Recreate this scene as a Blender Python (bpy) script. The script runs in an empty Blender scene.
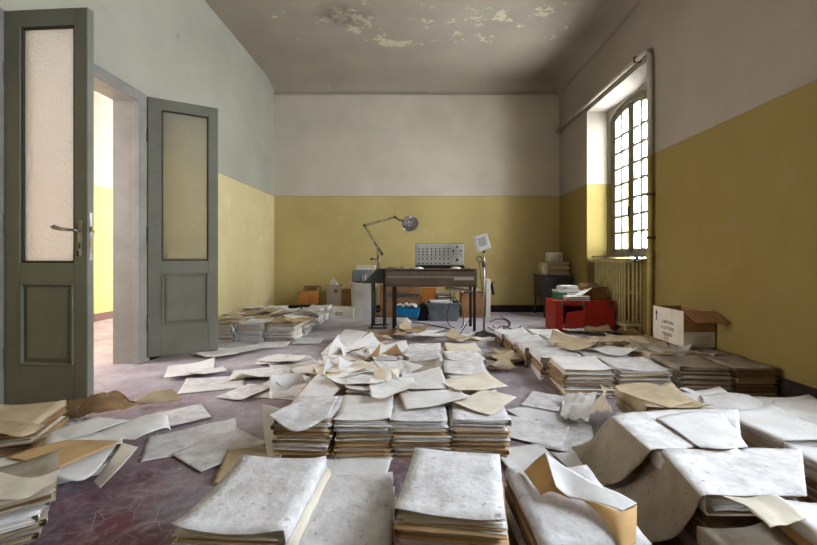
import bpy, math, random
from mathutils import Vector, Matrix, noise
PI = math.pi
sc = bpy.context.scene
C = sc.collection
# ------------------------------------------------------------------ camera
FPX, PX0, PY0, CAMH = 400.0, 417.0, 257.0, 0.95
cd = bpy.data.cameras.new('camera'); cam = bpy.data.objects.new('camera', cd); C.objects.link(cam)
cam.location = (0, 0, CAMH); cam.rotation_euler = (PI/2, 0, 0)
cd.sensor_width = 36; cd.lens = 36*FPX/817
cd.shift_x = -(PX0-408.5)/817; cd.shift_y = -(272.5-PY0)/817
cd.clip_start = 0.02
sc.camera = cam
# ------------------------------------------------------------------ light
w = bpy.data.worlds.new('overcast_sky'); sc.world = w; w.use_nodes = True
bg = w.node_tree.nodes['Background']; bg.inputs[0].default_value = (0.90, 0.915, 1.0, 1); bg.inputs[1].default_value = 19.0
def area(name, loc, rot, sx, sy, power, col, portal=False):
    l = bpy.data.lights.new(name, 'AREA'); l.shape = 'RECTANGLE'; l.size = sx; l.size_y = sy
    l.energy = power; l.color = col
    if portal: l.cycles.is_portal = True
    o = bpy.data.objects.new(name, l); C.objects.link(o); o.location = loc; o.rotation_euler = rot
    return o
# lamp added outside the arched window, then a sky portal in the near opening
area('window_daylight', (3.10, 5.25, 1.98), (0, PI/2, 0), 2.2, 1.2, 200, (1.0, 0.97, 0.96))
area('window_portal_near', (2.95, 1.05, 1.95), (0, PI/2, 0), 2.1, 1.8, 1, (1, 1, 1), True)
# unseen lamps added to brighten the corridor and the door glass
area('corridor_fill', (-4.70, 2.75, 1.75), (0, -PI/2, 0), 2.3, 1.5, 125, (1.0, 0.93, 0.90))
area('corridor_end_fill', (-3.7, 8.9, 1.9), (-PI/2, 0, 0), 1.8, 2.6, 25, (1.0, 0.90, 0.80))
sc.view_settings.view_transform = 'Standard'
sc.view_settings.look = 'None'
sc.view_settings.exposure = 0.58
sc.view_settings.gamma = 1
sc.view_settings.use_curve_mapping = False

# ------------------------------------------------------------------ helpers
def at(px, py, z=0.0):
    Y = FPX*(CAMH-z)/(py-PY0)
    return Vector(((px-PX0)*Y/FPX, Y, z))

def mat(name, base=(0.5,0.5,0.5), rough=0.7, metal=0.0, second=None, scale=4.0, detail=6.0, lo=0.4, hi=0.6,
        bump=0.0, bscale=40.0, objrand=0.0, third=None, tscale=25.0, tlo=0.58, thi=0.66, rr=None):
    m = bpy.data.materials.new(name); m.use_nodes = True
    nt = m.node_tree; N = nt.nodes; L = nt.links
    p = N['Principled BSDF']; p.inputs['Roughness'].default_value = rough; p.inputs['Metallic'].default_value = metal
    p.inputs['Specular IOR Level'].default_value = 0.3
    tc = N.new('ShaderNodeTexCoord')
    col = N.new('ShaderNodeRGB'); col.outputs[0].default_value = (*base, 1); cur = col.outputs[0]
    vec = tc.outputs['Object']
    if objrand:
        oi = N.new('ShaderNodeObjectInfo')
        mul = N.new('ShaderNodeVectorMath'); mul.operation = 'SCALE'; mul.inputs[0].default_value = (7.3, 3.1, 5.7)
        L.new(oi.outputs['Random'], mul.inputs['Scale'])
        add = N.new('ShaderNodeVectorMath'); add.operation = 'ADD'
        L.new(vec, add.inputs[0]); L.new(mul.outputs[0], add.inputs[1]); vec = add.outputs[0]
    def mask(sc_, lo_, hi_, det):
        n = N.new('ShaderNodeTexNoise'); n.inputs['Scale'].default_value = sc_; n.inputs['Detail'].default_value = det
        n.inputs['Roughness'].default_value = 0.65
        L.new(vec, n.inputs['Vector'])
        r = N.new('ShaderNodeMapRange'); r.inputs[1].default_value = lo_; r.inputs[2].default_value = hi_
        L.new(n.outputs[0], r.inputs[0]); return r.outputs[0]
    def mix(f, a, b):
        x = N.new('ShaderNodeMix'); x.data_type = 'RGBA'
        L.new(f, x.inputs[0]); L.new(a, x.inputs[6])
        if isinstance(b, tuple): x.inputs[7].default_value = (*b, 1)
        else: L.new(b, x.inputs[7])
        return x.outputs[2]
    if second: cur = mix(mask(scale, lo, hi, detail), cur, second)
    if third: cur = mix(mask(tscale, tlo, thi, 5), cur, third)
    if objrand:
        hv = N.new('ShaderNodeHueSaturation')
        mr = N.new('ShaderNodeMapRange'); mr.inputs[3].default_value = 1-objrand; mr.inputs[4].default_value = 1+objrand*0.6
        L.new(oi.outputs['Random'], mr.inputs[0]); L.new(mr.outputs[0], hv.inputs['Value']); L.new(cur, hv.inputs['Color']); cur = hv.outputs[0]
    L.new(cur, p.inputs['Base Color'])
    if bump:
        n = N.new('ShaderNodeTexNoise'); n.inputs['Scale'].default_value = bscale; n.inputs['Detail'].default_value = 5
        L.new(vec, n.inputs['Vector'])
        b = N.new('ShaderNodeBump'); b.inputs['Strength'].default_value = bump; b.inputs['Distance'].default_value = 0.01
        L.new(n.outputs[0], b.inputs['Height']); L.new(b.outputs[0], p.inputs['Normal'])
    return m

def wall_mat(name, dado=True, upper=(0.58,0.53,0.44), lower=(0.50,0.37,0.10), slope=0.0):
    m = bpy.data.materials.new(name); m.use_nodes = True
    nt = m.node_tree; N = nt.nodes; L = nt.links; p = N['Principled BSDF']
    p.inputs['Roughness'].default_value = 0.75; p.inputs['Specular IOR Level'].default_value = 0.2
    g = N.new('ShaderNodeNewGeometry'); s = N.new('ShaderNodeSeparateXYZ'); L.new(g.outputs['Position'], s.inputs[0])
    def nz(scale, lo, hi, det=6, rough=0.6):
        n = N.new('ShaderNodeTexNoise'); n.inputs['Scale'].default_value = scale; n.inputs['Detail'].default_value = det
        n.inputs['Roughness'].default_value = rough
        L.new(g.outputs['Position'], n.inputs['Vector'])
        r = N.new('ShaderNodeMapRange'); r.inputs[1].default_value = lo; r.inputs[2].default_value = hi
        L.new(n.outputs[0], r.inputs[0]); return r.outputs[0], n
    def math_(op, a, b):
        x = N.new('ShaderNodeMath'); x.operation = op
        for i, v in enumerate((a, b)):
            if isinstance(v, (int, float)): x.inputs[i].default_value = v
            else: L.new(v, x.inputs[i])
        return x.outputs[0]
    def mix(f, a, b):
        x = N.new('ShaderNodeMix'); x.data_type = 'RGBA'
        if isinstance(f, float): x.inputs[0].default_value = f
        else: L.new(f, x.inputs[0])
        for i, v in ((6, a), (7, b)):
            if isinstance(v, tuple): x.inputs[i].default_value = (*v, 1)
            else: L.new(v, x.inputs[i])
        return x.outputs[2]
    u = mix(nz(1.3, 0.35, 0.7)[0], upper, tuple(c*0.84 for c in upper))
    l = mix(nz(1.1, 0.35, 0.7)[0], lower, (lower[0]*0.86, lower[1]*0.82, lower[2]*0.8))
    l = mix(math_('MULTIPLY', nz(5, 0.55, 0.75)[0], 0.35), l, (lower[0]*1.15, lower[1]*1.2, lower[2]*1.9))
    if dado:
        edge = math_('ADD', 1.995, math_('MULTIPLY', math_('SUBTRACT', 6.0, s.outputs['Y']), slope))
        wob, _ = nz(9, 0.2, 0.8, 4)
        edge = math_('ADD', edge, math_('MULTIPLY', wob, 0.012))
        f = math_('GREATER_THAN', s.outputs['Z'], edge)
        col = mix(f, l, u)
        d = math_('ABSOLUTE', math_('SUBTRACT', s.outputs['Z'], edge), 0)
        line = math_('MULTIPLY', math_('LESS_THAN', d, 0.008), 0.35)
        col = mix(line, col, (0.22, 0.16, 0.06))
    else: col = u
    # flaked patches and cracks
    fl, fn = nz(5.5, 0.655, 0.67, 9, 0.72)
    reg, _ = nz(0.9, 0.47, 0.56, 2)
    fm = math_('MULTIPLY', fl, reg)
    col = mix(math_('MULTIPLY', fm, 0.7), col, tuple(c*0.62 for c in upper))
    L.new(col, p.inputs['Base Color'])
    b = N.new('ShaderNodeBump'); b.inputs['Strength'].default_value = 0.35; b.inputs['Distance'].default_value = 0.02
    n2 = N.new('ShaderNodeTexNoise'); n2.inputs['Scale'].default_value = 3.5; n2.inputs['Detail'].default_value = 10
    L.new(g.outputs['Position'], n2.inputs['Vector'])
    h = math_('SUBTRACT', n2.outputs[0], math_('MULTIPLY', fm, 0.25))
    L.new(h, b.inputs['Height']); L.new(b.outputs[0], p.inputs['Normal'])
    return m

class MB:
    def __init__(s): s.v = []; s.f = []; s.m = []; s.sm = []
    def add(s, vs, fs, mi=0, smooth=False):
        o = len(s.v); s.v += [tuple(v) for v in vs]
        for f in fs: s.f.append(tuple(i+o for i in f)); s.m.append(mi); s.sm.append(smooth)
    def box(s, x0, x1, y0, y1, z0, z1, mi=0, M=None, bev=0.0):
        if bev > 0:
            b = min(bev, (x1-x0)/2.2, (y1-y0)/2.2, (z1-z0)/2.2)
            vs = []; idx = {}
            for ix, X in ((0, x0), (1, x1)):
                for iy, Y in ((0, y0), (1, y1)):
                    for iz, Z in ((0, z0), (1, z1)):
                        sx, sy, sz = (1, -1)[ix], (1, -1)[iy], (1, -1)[iz]
                        idx[ix, iy, iz, 0] = len(vs); vs.append((X, Y+sy*b, Z+sz*b))
                        idx[ix, iy, iz, 1] = len(vs); vs.append((X+sx*b, Y, Z+sz*b))
                        idx[ix, iy, iz, 2] = len(vs); vs.append((X+sx*b, Y+sy*b, Z))
            I = idx; fs = []
            for a in (0, 1):
                fs.append((I[a,0,0,0], I[a,1,0,0], I[a,1,1,0], I[a,0,1,0]))
                fs.append((I[0,a,0,1], I[1,a,0,1], I[1,a,1,1], I[0,a,1,1]))
                fs.append((I[0,0,a,2], I[1,0,a,2], I[1,1,a,2], I[0,1,a,2]))
            for a in (0, 1):
                for c in (0, 1):
                    fs.append((I[a,c,0,0], I[a,c,1,0], I[a,c,1,1], I[a,c,0,1]))
                    fs.append((I[a,0,c,0], I[a,1,c,0], I[a,1,c,2], I[a,0,c,2]))
                    fs.append((I[0,a,c,1], I[1,a,c,1], I[1,a,c,2], I[0,a,c,2]))
                    for d in (0, 1): fs.append((I[a,c,d,0], I[a,c,d,1], I[a,c,d,2]))
        else:
            vs = [(x0,y0,z0),(x1,y0,z0),(x1,y1,z0),(x0,y1,z0),(x0,y0,z1),(x1,y0,z1),(x1,y1,z1),(x0,y1,z1)]
            fs = [(0,3,2,1),(4,5,6,7),(0,1,5,4),(1,2,6,5),(2,3,7,6),(3,0,4,7)]
        if M is not None: vs = [M @ Vector(v) for v in vs]
        s.add(vs, fs, mi)
    def tube(s, pts, r, n=8, mi=0, cap=True, r2=None):
        pts = [Vector(p) for p in pts]; o = []; k = len(pts)
        for i, p in enumerate(pts):
            t = (pts[min(i+1, k-1)]-pts[max(i-1, 0)]).normalized()
            a = Vector((0,0,1)) if abs(t.z) < 0.9 else Vector((1,0,0))
            u = t.cross(a).normalized(); v = t.cross(u)
            rr = r if r2 is None else r+(r2-r)*i/(k-1)
            for j in range(n):
                q = 2*PI*j/n; o.append(p+(u*math.cos(q)+v*math.sin(q))*rr)
        fs = [(i*n+j, i*n+(j+1) % n, (i+1)*n+(j+1) % n, (i+1)*n+j) for i in range(k-1) for j in range(n)]
        if cap: fs += [tuple(range(n)), tuple(range((k-1)*n, k*n))]
        s.add(o, fs, mi, True)
    def lathe(s, prof, n=24, M=None, mi=0):
        o = []
        for (r, z) in prof:
            for j in range(n):
                q = 2*PI*j/n; o.append(Vector((r*math.cos(q), r*math.sin(q), z)))
        if M is not None: o = [M @ v for v in o]
        k = len(prof)
        fs = [(i*n+j, i*n+(j+1) % n, (i+1)*n+(j+1) % n, (i+1)*n+j) for i in range(k-1) for j in range(n)]
        s.add(o, fs, mi, True)
    def grid(s, P, th, mt=0, mb=0, me=None):
        """solid sheet from a grid of points P[i][j]; th = thickness"""
        a = len(P); b = len(P[0]); top = []; bot = []
        for i in range(a):
            for j in range(b):
                du = P[min(i+1, a-1)][j]-P[max(i-1, 0)][j]; dv = P[i][min(j+1, b-1)]-P[i][max(j-1, 0)]
                n = du.cross(dv); n = n.normalized() if n.length > 1e-9 else Vector((0,0,1))
                if mt is None: n = Vector((0,0,1))
                top.append(P[i][j]+n*th/2); bot.append(P[i][j]-n*th/2)
        m = a*b; me = mb if me is None else me
        F = [(i*b+j, (i+1)*b+j, (i+1)*b+j+1, i*b+j+1) for i in range(a-1) for j in range(b-1)]
        s.add(top+bot, [], 0)
        o = len(s.v)-2*m
        def put(f, mi, sm): s.f.append(tuple(i+o for i in f)); s.m.append(mi); s.sm.append(sm)
        for f in F: put(f, mt or 0, True); put(tuple(i+m for i in reversed(f)), mb, True)
        for i in range(a-1):
            put((i*b, i*b+m, (i+1)*b+m, (i+1)*b), me, False); put((i*b+b-1, (i+1)*b+b-1, (i+1)*b+b-1+m, i*b+b-1+m), me, False)
        for j in range(b-1):
            put((j, j+1, j+1+m, j+m), me, False); put(((a-1)*b+j, (a-1)*b+j+m, (a-1)*b+j+1+m, (a-1)*b+j+1), me, False)
    def mesh(s, name, mats):
        me = bpy.data.meshes.new(name); me.from_pydata(s.v, [], s.f); me.update()
        for m in (mats if isinstance(mats, (list, tuple)) else [mats]): me.materials.append(m)
        me.polygons.foreach_set('material_index', s.m); me.polygons.foreach_set('use_smooth', s.sm)
        me.update(); return me
    def build(s, name, mats, parent=None, recalc=True):
        me = s.mesh(name, mats)
        if recalc:
            import bmesh
            bm = bmesh.new(); bm.from_mesh(me); bmesh.ops.recalc_face_normals(bm, faces=bm.faces); bm.to_mesh(me); bm.free()
        o = bpy.data.objects.new(name, me); C.objects.link(o)
        if parent: o.parent = parent
        return o
def tag(o, label, cat, group=None, kind=None):
    o['label'] = label; o['category'] = cat
    if group: o['group'] = group
    if kind: o['kind'] = kind
    return o
def thing(name, label, cat, loc=(0,0,0), rz=0.0, group=None):
    o = bpy.data.objects.new(name, None); C.objects.link(o); o.location = loc; o.rotation_euler = (0,0,rz); o.empty_display_size = 0.05
    return tag(o, label, cat, group)
def struct(name, mb, mats, label=None, parent=None):
    o = mb.build(name, mats, parent)
    if not parent: o['kind'] = 'structure'
    if label and not parent: o['label'] = label
    return o
def one(name, mb, mats, label, cat, loc=(0,0,0), rz=0.0, group=None):
    o = mb.build(name, mats); o.location = loc; o.rotation_euler = (0,0,rz); return tag(o, label, cat, group)
def text_mesh(body, size, depth, mats, M, name='lettering', parent=None, font_scale=(1,1)):
    cu = bpy.data.curves.new(name, 'FONT'); cu.body = body; cu.size = size; cu.extrude = depth; cu.align_x = 'CENTER'; cu.align_y = 'CENTER'
    to = bpy.data.objects.new(name+'_curve', cu); C.objects.link(to)
    dg = bpy.context.evaluated_depsgraph_get(); dg.update()
    me = bpy.data.meshes.new_from_object(to.evaluated_get(dg)); bpy.data.objects.remove(to); bpy.data.curves.remove(cu)
    me.transform(Matrix.Diagonal((font_scale[0], font_scale[1], 1, 1))); me.transform(M)
    me.materials.clear(); me.materials.append(mats)
    o = bpy.data.objects.new(name, me); C.objects.link(o)
    if parent: o.parent = parent
    return o

# ------------------------------------------------------------------ materials
M_ = {}
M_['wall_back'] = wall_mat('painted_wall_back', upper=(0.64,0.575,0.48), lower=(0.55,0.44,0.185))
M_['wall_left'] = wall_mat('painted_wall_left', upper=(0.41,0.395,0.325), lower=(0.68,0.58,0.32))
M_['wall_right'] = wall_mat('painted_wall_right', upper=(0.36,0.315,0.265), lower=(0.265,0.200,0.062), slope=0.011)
M_['corridor'] = wall_mat('painted_wall_corridor', upper=(0.48,0.37,0.29), lower=(0.62,0.43,0.15))
M_['trim'] = mat('dark_baseboard', (0.018,0.012,0.010), 0.8, second=(0.035,0.026,0.022), scale=8)
M_['doorpaint'] = mat('grey_green_door_paint', (0.165,0.163,0.125), 0.5, second=(0.195,0.193,0.152), scale=3, bump=0.15, bscale=15, third=(0.08,0.08,0.065), tscale=30, tlo=0.66, thi=0.7)
M_['doordark'] = mat('worn_door_groove', (0.05,0.045,0.035), 0.7)
M_['winframe'] = mat('grey_brown_window_paint', (0.13,0.12,0.085), 0.6, second=(0.20,0.19,0.14), scale=9)
M_['metal'] = mat('dull_steel', (0.42,0.40,0.36), 0.35, 0.9, second=(0.22,0.19,0.16), scale=14)
M_['darkmetal'] = mat('dark_grey_metal', (0.06,0.06,0.06), 0.5, 0.4, second=(0.11,0.10,0.09), scale=10)
M_['black'] = mat('black_plastic', (0.012,0.012,0.012), 0.45)
M_['brass'] = mat('old_brass', (0.30,0.22,0.10), 0.4, 0.8)
M_['pipe_up'] = mat('pale_pipe_paint', (0.50,0.45,0.37), 0.55, second=(0.38,0.33,0.26), scale=6)
M_['pipe_low'] = mat('yellow_pipe_paint', (0.42,0.32,0.09), 0.55, second=(0.33,0.25,0.08), scale=6)
M_['radiator'] = mat('mustard_radiator_paint', (0.62,0.53,0.25), 0.5, second=(0.50,0.42,0.19), scale=8)
def glassy(name, tint, rough, bump, bscale):
    m = bpy.data.materials.new(name); m.use_nodes = True; nt = m.node_tree; p = nt.nodes['Principled BSDF']
    p.inputs['Base Color'].default_value = (*tint, 1); p.inputs['Transmission Weight'].default_value = 1.0
    p.inputs['Roughness'].default_value = rough; p.inputs['IOR'].default_value = 1.3
    tr = nt.nodes.new('ShaderNodeBsdfTranslucent'); tr.inputs[0].default_value = (0.93,0.92,0.90,1); mx = nt.nodes.new('ShaderNodeMixShader'); mx.inputs[0].default_value = 0.75
    out = nt.nodes['Material Output']; nt.links.new(p.outputs[0], mx.inputs[1]); nt.links.new(tr.outputs[0], mx.inputs[2]); nt.links.new(mx.outputs[0], out.inputs[0])
    n = nt.nodes.new('ShaderNodeTexNoise'); n.inputs['Scale'].default_value = bscale; n.inputs['Detail'].default_value = 1
    tc = nt.nodes.new('ShaderNodeTexCoord'); nt.links.new(tc.outputs['Object'], n.inputs['Vector'])
    b = nt.nodes.new('ShaderNodeBump'); b.inputs['Strength'].default_value = bump; b.inputs['Distance'].default_value = 0.01
    nt.links.new(n.outputs[0], b.inputs['Height']); nt.links.new(b.outputs[0], p.inputs['Normal']); nt.links.new(b.outputs[0], tr.inputs['Normal'])
    return m
M_['frosted'] = glassy('hammered_glass', (0.95,0.95,0.92), 0.22, 0.8, 75)
def clear_glass():
    m = bpy.data.materials.new('thin_window_glass'); m.use_nodes = True; nt = m.node_tree; nt.nodes.clear()
    o = nt.nodes.new('ShaderNodeOutputMaterial'); t = nt.nodes.new('ShaderNodeBsdfTransparent'); t.inputs[0].default_value = (0.9,0.94,0.94,1)
    g = nt.nodes.new('ShaderNodeBsdfGlossy'); g.inputs['Roughness'].default_value = 0.05
    x = nt.nodes.new('ShaderNodeMixShader'); x.inputs[0].default_value = 0.06
    nt.links.new(t.outputs[0], x.inputs[1]); nt.links.new(g.outputs[0], x.inputs[2]); nt.links.new(x.outputs[0], o.inputs[0]); return m
M_['glass'] = clear_glass()
# papers
M_['dusty'] = mat('dusty_grey_cover', (0.78,0.765,0.78), 0.9, second=(0.49,0.455,0.45), scale=14, detail=10, lo=0.40, hi=0.72, third=(0.30,0.26,0.23), tscale=45, tlo=0.60, thi=0.72, bump=0.35, bscale=60, objrand=0.12)
M_['white'] = mat('white_paper', (0.80,0.79,0.80), 0.85, second=(0.68,0.64,0.60), scale=7, detail=10, lo=0.42, hi=0.72, third=(0.45,0.40,0.36), tscale=38, tlo=0.64, thi=0.74, bump=0.45, bscale=16, objrand=0.08)
M_['cream'] = mat('cream_paper', (0.78,0.72,0.62), 0.85, second=(0.62,0.53,0.41), scale=7, detail=10, lo=0.4, hi=0.7, bump=0.4, bscale=16, objrand=0.12)
M_['kraft'] = mat('kraft_cover', (0.56,0.37,0.19), 0.85, second=(0.42,0.26,0.13), scale=6, lo=0.4, hi=0.7, bump=0.2, bscale=20, objrand=0.15)
M_['tan'] = mat('tan_stained_paper', (0.58,0.46,0.31), 0.88, second=(0.44,0.34,0.22), scale=7, lo=0.4, hi=0.65, third=(0.28,0.22,0.15), tscale=50, tlo=0.6, thi=0.7, bump=0.25, bscale=20, objrand=0.1)
M_['brown'] = mat('brown_old_paper', (0.34,0.20,0.10), 0.9, second=(0.20,0.12,0.06), scale=8, objrand=0.2)
M_['dim'] = mat('grimy_paper', (0.40,0.34,0.27), 0.9, second=(0.26,0.21,0.16), scale=8, lo=0.4, hi=0.65, bump=0.3, bscale=30, objrand=0.15)
M_['shaded_drape'] = mat('shaded_cover_side', (0.42,0.37,0.30), 0.9, second=(0.33,0.28,0.22), scale=10, detail=9, lo=0.4, hi=0.66, third=(0.22,0.18,0.14), tscale=45, tlo=0.6, thi=0.7, bump=0.3, bscale=50)  # shade painted into the hanging side of the draped covers
M_['paleorange'] = mat('orange_paper_lining', (0.74,0.47,0.22), 0.85, second=(0.62,0.38,0.17), scale=6)
M_['spine'] = mat('folded_brown_cover', (0.20,0.12,0.06), 0.9, second=(0.38,0.26,0.15), scale=12, detail=8, lo=0.4, hi=0.62, objrand=0.2, bump=0.4, bscale=30)
M_['carton'] = mat('brown_cardboard', (0.36,0.19,0.09), 0.85, second=(0.28,0.14,0.06), scale=5)
M_['cartonorange'] = mat('orange_cardboard', (0.50,0.20,0.04), 0.8, second=(0.36,0.13,0.03), scale=5)
M_['cartonwhite'] = mat('white_cardboard', (0.66,0.62,0.54), 0.8, second=(0.52,0.46,0.37), scale=5, lo=0.45, hi=0.7)
M_['ink'] = mat('dark_ink', (0.03,0.03,0.05), 0.8)
M_['blueink'] = mat('blue_grey_ink', (0.05,0.10,0.15), 0.8)
M_['red'] = mat('red_painted_steel', (0.42,0.028,0.015), 0.45, second=(0.28,0.02,0.012), scale=5, lo=0.4, hi=0.7)
M_['green'] = mat('green_box_card', (0.05,0.22,0.12), 0.7, second=(0.03,0.15,0.09), scale=8)
M_['cabinet'] = mat('dark_slate_cabinet', (0.050,0.058,0.062), 0.4, 0.2, second=(0.08,0.085,0.085), scale=5)
M_['blue'] = mat('bright_blue_plastic', (0.01,0.30,0.62), 0.45, second=(0.01,0.22,0.5), scale=5)
M_['crate'] = mat('slate_grey_plastic', (0.14,0.17,0.20), 0.5, second=(0.20,0.22,0.24), scale=6)
M_['binwhite'] = mat('off_white_bin_plastic', (0.62,0.61,0.57), 0.5, second=(0.52,0.50,0.46), scale=5)
M_['organ'] = mat('brown_organ_case', (0.105,0.072,0.048), 0.5, second=(0.15,0.11,0.08), scale=4)
M_['stripe'] = mat('pale_metal_strip', (0.45,0.40,0.33), 0.4, 0.5)
M_['panelgrey'] = mat('light_grey_panel', (0.64,0.63,0.61), 0.5, second=(0.54,0.53,0.50), scale=10)
M_['redknob'] = mat('dark_red_knob', (0.14,0.03,0.02), 0.5)
M_['bulb'] = mat('reflector_silver', (0.75,0.72,0.66), 0.25, 0.7)

# floor
def floor_mat():
    m = bpy.data.materials.new('worn_red_floor_under_dust'); m.use_nodes = True
    nt = m.node_tree; N = nt.nodes; L = nt.links; p = N['Principled BSDF']
    g = N.new('ShaderNodeNewGeometry'); pos = g.outputs['Position']
    s = N.new('ShaderNodeSeparateXYZ'); L.new(pos, s.inputs[0])
    def nz(scale, lo, hi, det=6, rough=0.6, dist=0.0):
        n = N.new('ShaderNodeTexNoise'); n.inputs['Scale'].default_value = scale; n.inputs['Detail'].default_value = det
        n.inputs['Roughness'].default_value = rough; n.inputs['Distortion'].default_value = dist
        L.new(pos, n.inputs['Vector'])
        r = N.new('ShaderNodeMapRange'); r.inputs[1].default_value = lo; r.inputs[2].default_value = hi
        L.new(n.outputs[0], r.inputs[0]); return r.outputs[0]
    def ma(op, a, b):
        x = N.new('ShaderNodeMath'); x.operation = op; x.use_clamp = True
        for i, v in enumerate((a, b)):
            if isinstance(v, (int, float)): x.inputs[i].default_value = v
            else: L.new(v, x.inputs[i])
        return x.outputs[0]
    def mix(f, a, b):
        x = N.new('ShaderNodeMix'); x.data_type = 'RGBA'; L.new(f, x.inputs[0])
        for i, v in ((6, a), (7, b)):
            if isinstance(v, tuple): x.inputs[i].default_value = (*v, 1)
            else: L.new(v, x.inputs[i])
        return x.outputs[2]
    base = mix(nz(2.2, 0.42, 0.6), (0.15,0.048,0.055), (0.075,0.058,0.070))
    # crazed hexagonal joints
    wob = N.new('ShaderNodeTexNoise'); wob.inputs['Scale'].default_value = 3; L.new(pos, wob.inputs['Vector'])
    vm = N.new('ShaderNodeVectorMath'); vm.operation = 'MULTIPLY_ADD'; vm.inputs[1].default_value = (0.09,0.09,0.0)
    L.new(wob.outputs['Color'], vm.inputs[0]); L.new(pos, vm.inputs[2])
    vo = N.new('ShaderNodeTexVoronoi'); vo.feature = 'DISTANCE_TO_EDGE'; vo.inputs['Scale'].default_value = 10.5; vo.inputs['Randomness'].default_value = 0.75
    L.new(vm.outputs[0], vo.inputs['Vector'])
    ln = N.new('ShaderNodeMapRange'); ln.inputs[1].default_value = 0.0; ln.inputs[2].default_value = 0.03; ln.inputs[3].default_value = 1; ln.inputs[4].default_value = 0
    L.new(vo.outputs['Distance'], ln.inputs[0])
    lines = ma('MULTIPLY', ln.outputs[0], nz(4.5, 0.38, 0.6))
    col = mix(ma('MULTIPLY', lines, 0.42), base, (0.55,0.47,0.50))
    # fine scratches and dust, thicker towards the far half of the room
    fine = nz(11, 0.46, 0.66, 12, 0.78, 1.2)
    col = mix(ma('MULTIPLY', fine, 0.55), col, (0.42,0.36,0.42))
    yy = N.new('ShaderNodeMapRange'); yy.inputs[1].default_value = 1.2; yy.inputs[2].default_value = 3.6; yy.inputs[3].default_value = -0.30; yy.inputs[4].default_value = 0.55
    L.new(s.outputs['Y'], yy.inputs[0])
    dust = ma('ADD', yy.outputs[0], ma('MULTIPLY', nz(1.6, 0.35, 0.65, 8, 0.65), 0.62))
    col = mix(dust, col, mix(nz(5, 0.3, 0.7, 8), (0.60,0.56,0.61), (0.42,0.38,0.43)))
    L.new(col, p.inputs['Base Color'])
    p.inputs['Roughness'].default_value = 0.6; p.inputs['Specular IOR Level'].default_value = 0.35
    b = N.new('ShaderNodeBump'); b.inputs['Strength'].default_value = 0.15; b.inputs['Distance'].default_value = 0.004
    L.new(lines, b.inputs['Height']); L.new(b.outputs[0], p.inputs['Normal'])
    return m
M_['floor'] = floor_mat()

def ceil_mat():
    m = bpy.data.materials.new('peeling_ceiling'); m.use_nodes = True
    nt = m.node_tree; N = nt.nodes; L = nt.links; p = N['Principled BSDF']
    g = N.new('ShaderNodeNewGeometry'); pos = g.outputs['Position']
    def nz(scale, lo, hi, det=6, rough=0.6):
        n = N.new('ShaderNodeTexNoise'); n.inputs['Scale'].default_value = scale; n.inputs['Detail'].default_value = det
        n.inputs['Roughness'].default_value = rough; L.new(pos, n.inputs['Vector'])
        r = N.new('ShaderNodeMapRange'); r.inputs[1].default_value = lo; r.inputs[2].default_value = hi
        L.new(n.outputs[0], r.inputs[0]); return r.outputs[0]
    def ma(op, a, b):
        x = N.new('ShaderNodeMath'); x.operation = op; x.use_clamp = True
        for i, v in enumerate((a, b)):
            if isinstance(v, (int, float)): x.inputs[i].default_value = v
            else: L.new(v, x.inputs[i])
        return x.outputs[0]
    def mix(f, a, b):
        x = N.new('ShaderNodeMix'); x.data_type = 'RGBA'; L.new(f, x.inputs[0])
        for i, v in ((6, a), (7, b)):
            if isinstance(v, tuple): x.inputs[i].default_value = (*v, 1)
            else: L.new(v, x.inputs[i])
        return x.outputs[2]
    def blob(c, sx, sy, k=1.0):
        v = N.new('ShaderNodeVectorMath'); v.operation = 'SUBTRACT'; v.inputs[1].default_value = c; L.new(pos, v.inputs[0])
        v2 = N.new('ShaderNodeVectorMath'); v2.operation = 'MULTIPLY'; v2.inputs[1].default_value = (1/sx, 1/sy, 0); L.new(v.outputs[0], v2.inputs[0])
        ln = N.new('ShaderNodeVectorMath'); ln.operation = 'LENGTH'; L.new(v2.outputs[0], ln.inputs[0])
        r = N.new('ShaderNodeMapRange'); r.inputs[1].default_value = 0; r.inputs[2].default_value = 1; r.inputs[3].default_value = k; r.inputs[4].default_value = 0
        L.new(ln.outputs['Value'], r.inputs[0]); return r.outputs[0]
    col = mix(nz(1.2, 0.35, 0.7), (0.40,0.35,0.29), (0.33,0.285,0.235))
    n0 = nz(4.5, 0.0, 1.0, 10, 0.7)
    reg = blob((-0.30,5.52,3.9), 1.15, 0.28, 0.22)
    reg2 = blob((1.0,5.0,3.9), 1.6, 0.9, 0.16)
    reg3 = blob((-0.9,5.0,3.9), 1.3, 0.9, 0.14)
    tot = ma('ADD', n0, ma('MAXIMUM', reg, ma('MAXIMUM', reg2, reg3)))
    r = N.new('ShaderNodeMapRange'); r.inputs[1].default_value = 0.668; r.inputs[2].default_value = 0.68; L.new(tot, r.inputs[0])
    col = mix(r.outputs[0], col, (0.58,0.53,0.38))
    st = ma('MULTIPLY', blob((-0.90,4.93,3.9), 0.42, 0.30, 1.8), nz(7, 0.35, 0.55, 8))
    col = mix(ma('MULTIPLY', st, 0.6), col, (0.12,0.09,0.075))
    spots = nz(3.3, 0.70, 0.72, 9, 0.75)
    col = mix(spots, col, (0.13,0.10,0.07))
    L.new(col, p.inputs['Base Color']); p.inputs['Roughness'].default_value = 0.8; p.inputs['Specular IOR Level'].default_value = 0.15
    b = N.new('ShaderNodeBump'); b.inputs['Strength'].default_value = 0.5; b.inputs['Distance'].default_value = 0.02
    L.new(r.outputs[0], b.inputs['Height']); L.new(b.outputs[0], p.inputs['Normal'])
    return m
M_['ceiling'] = ceil_mat()

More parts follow.
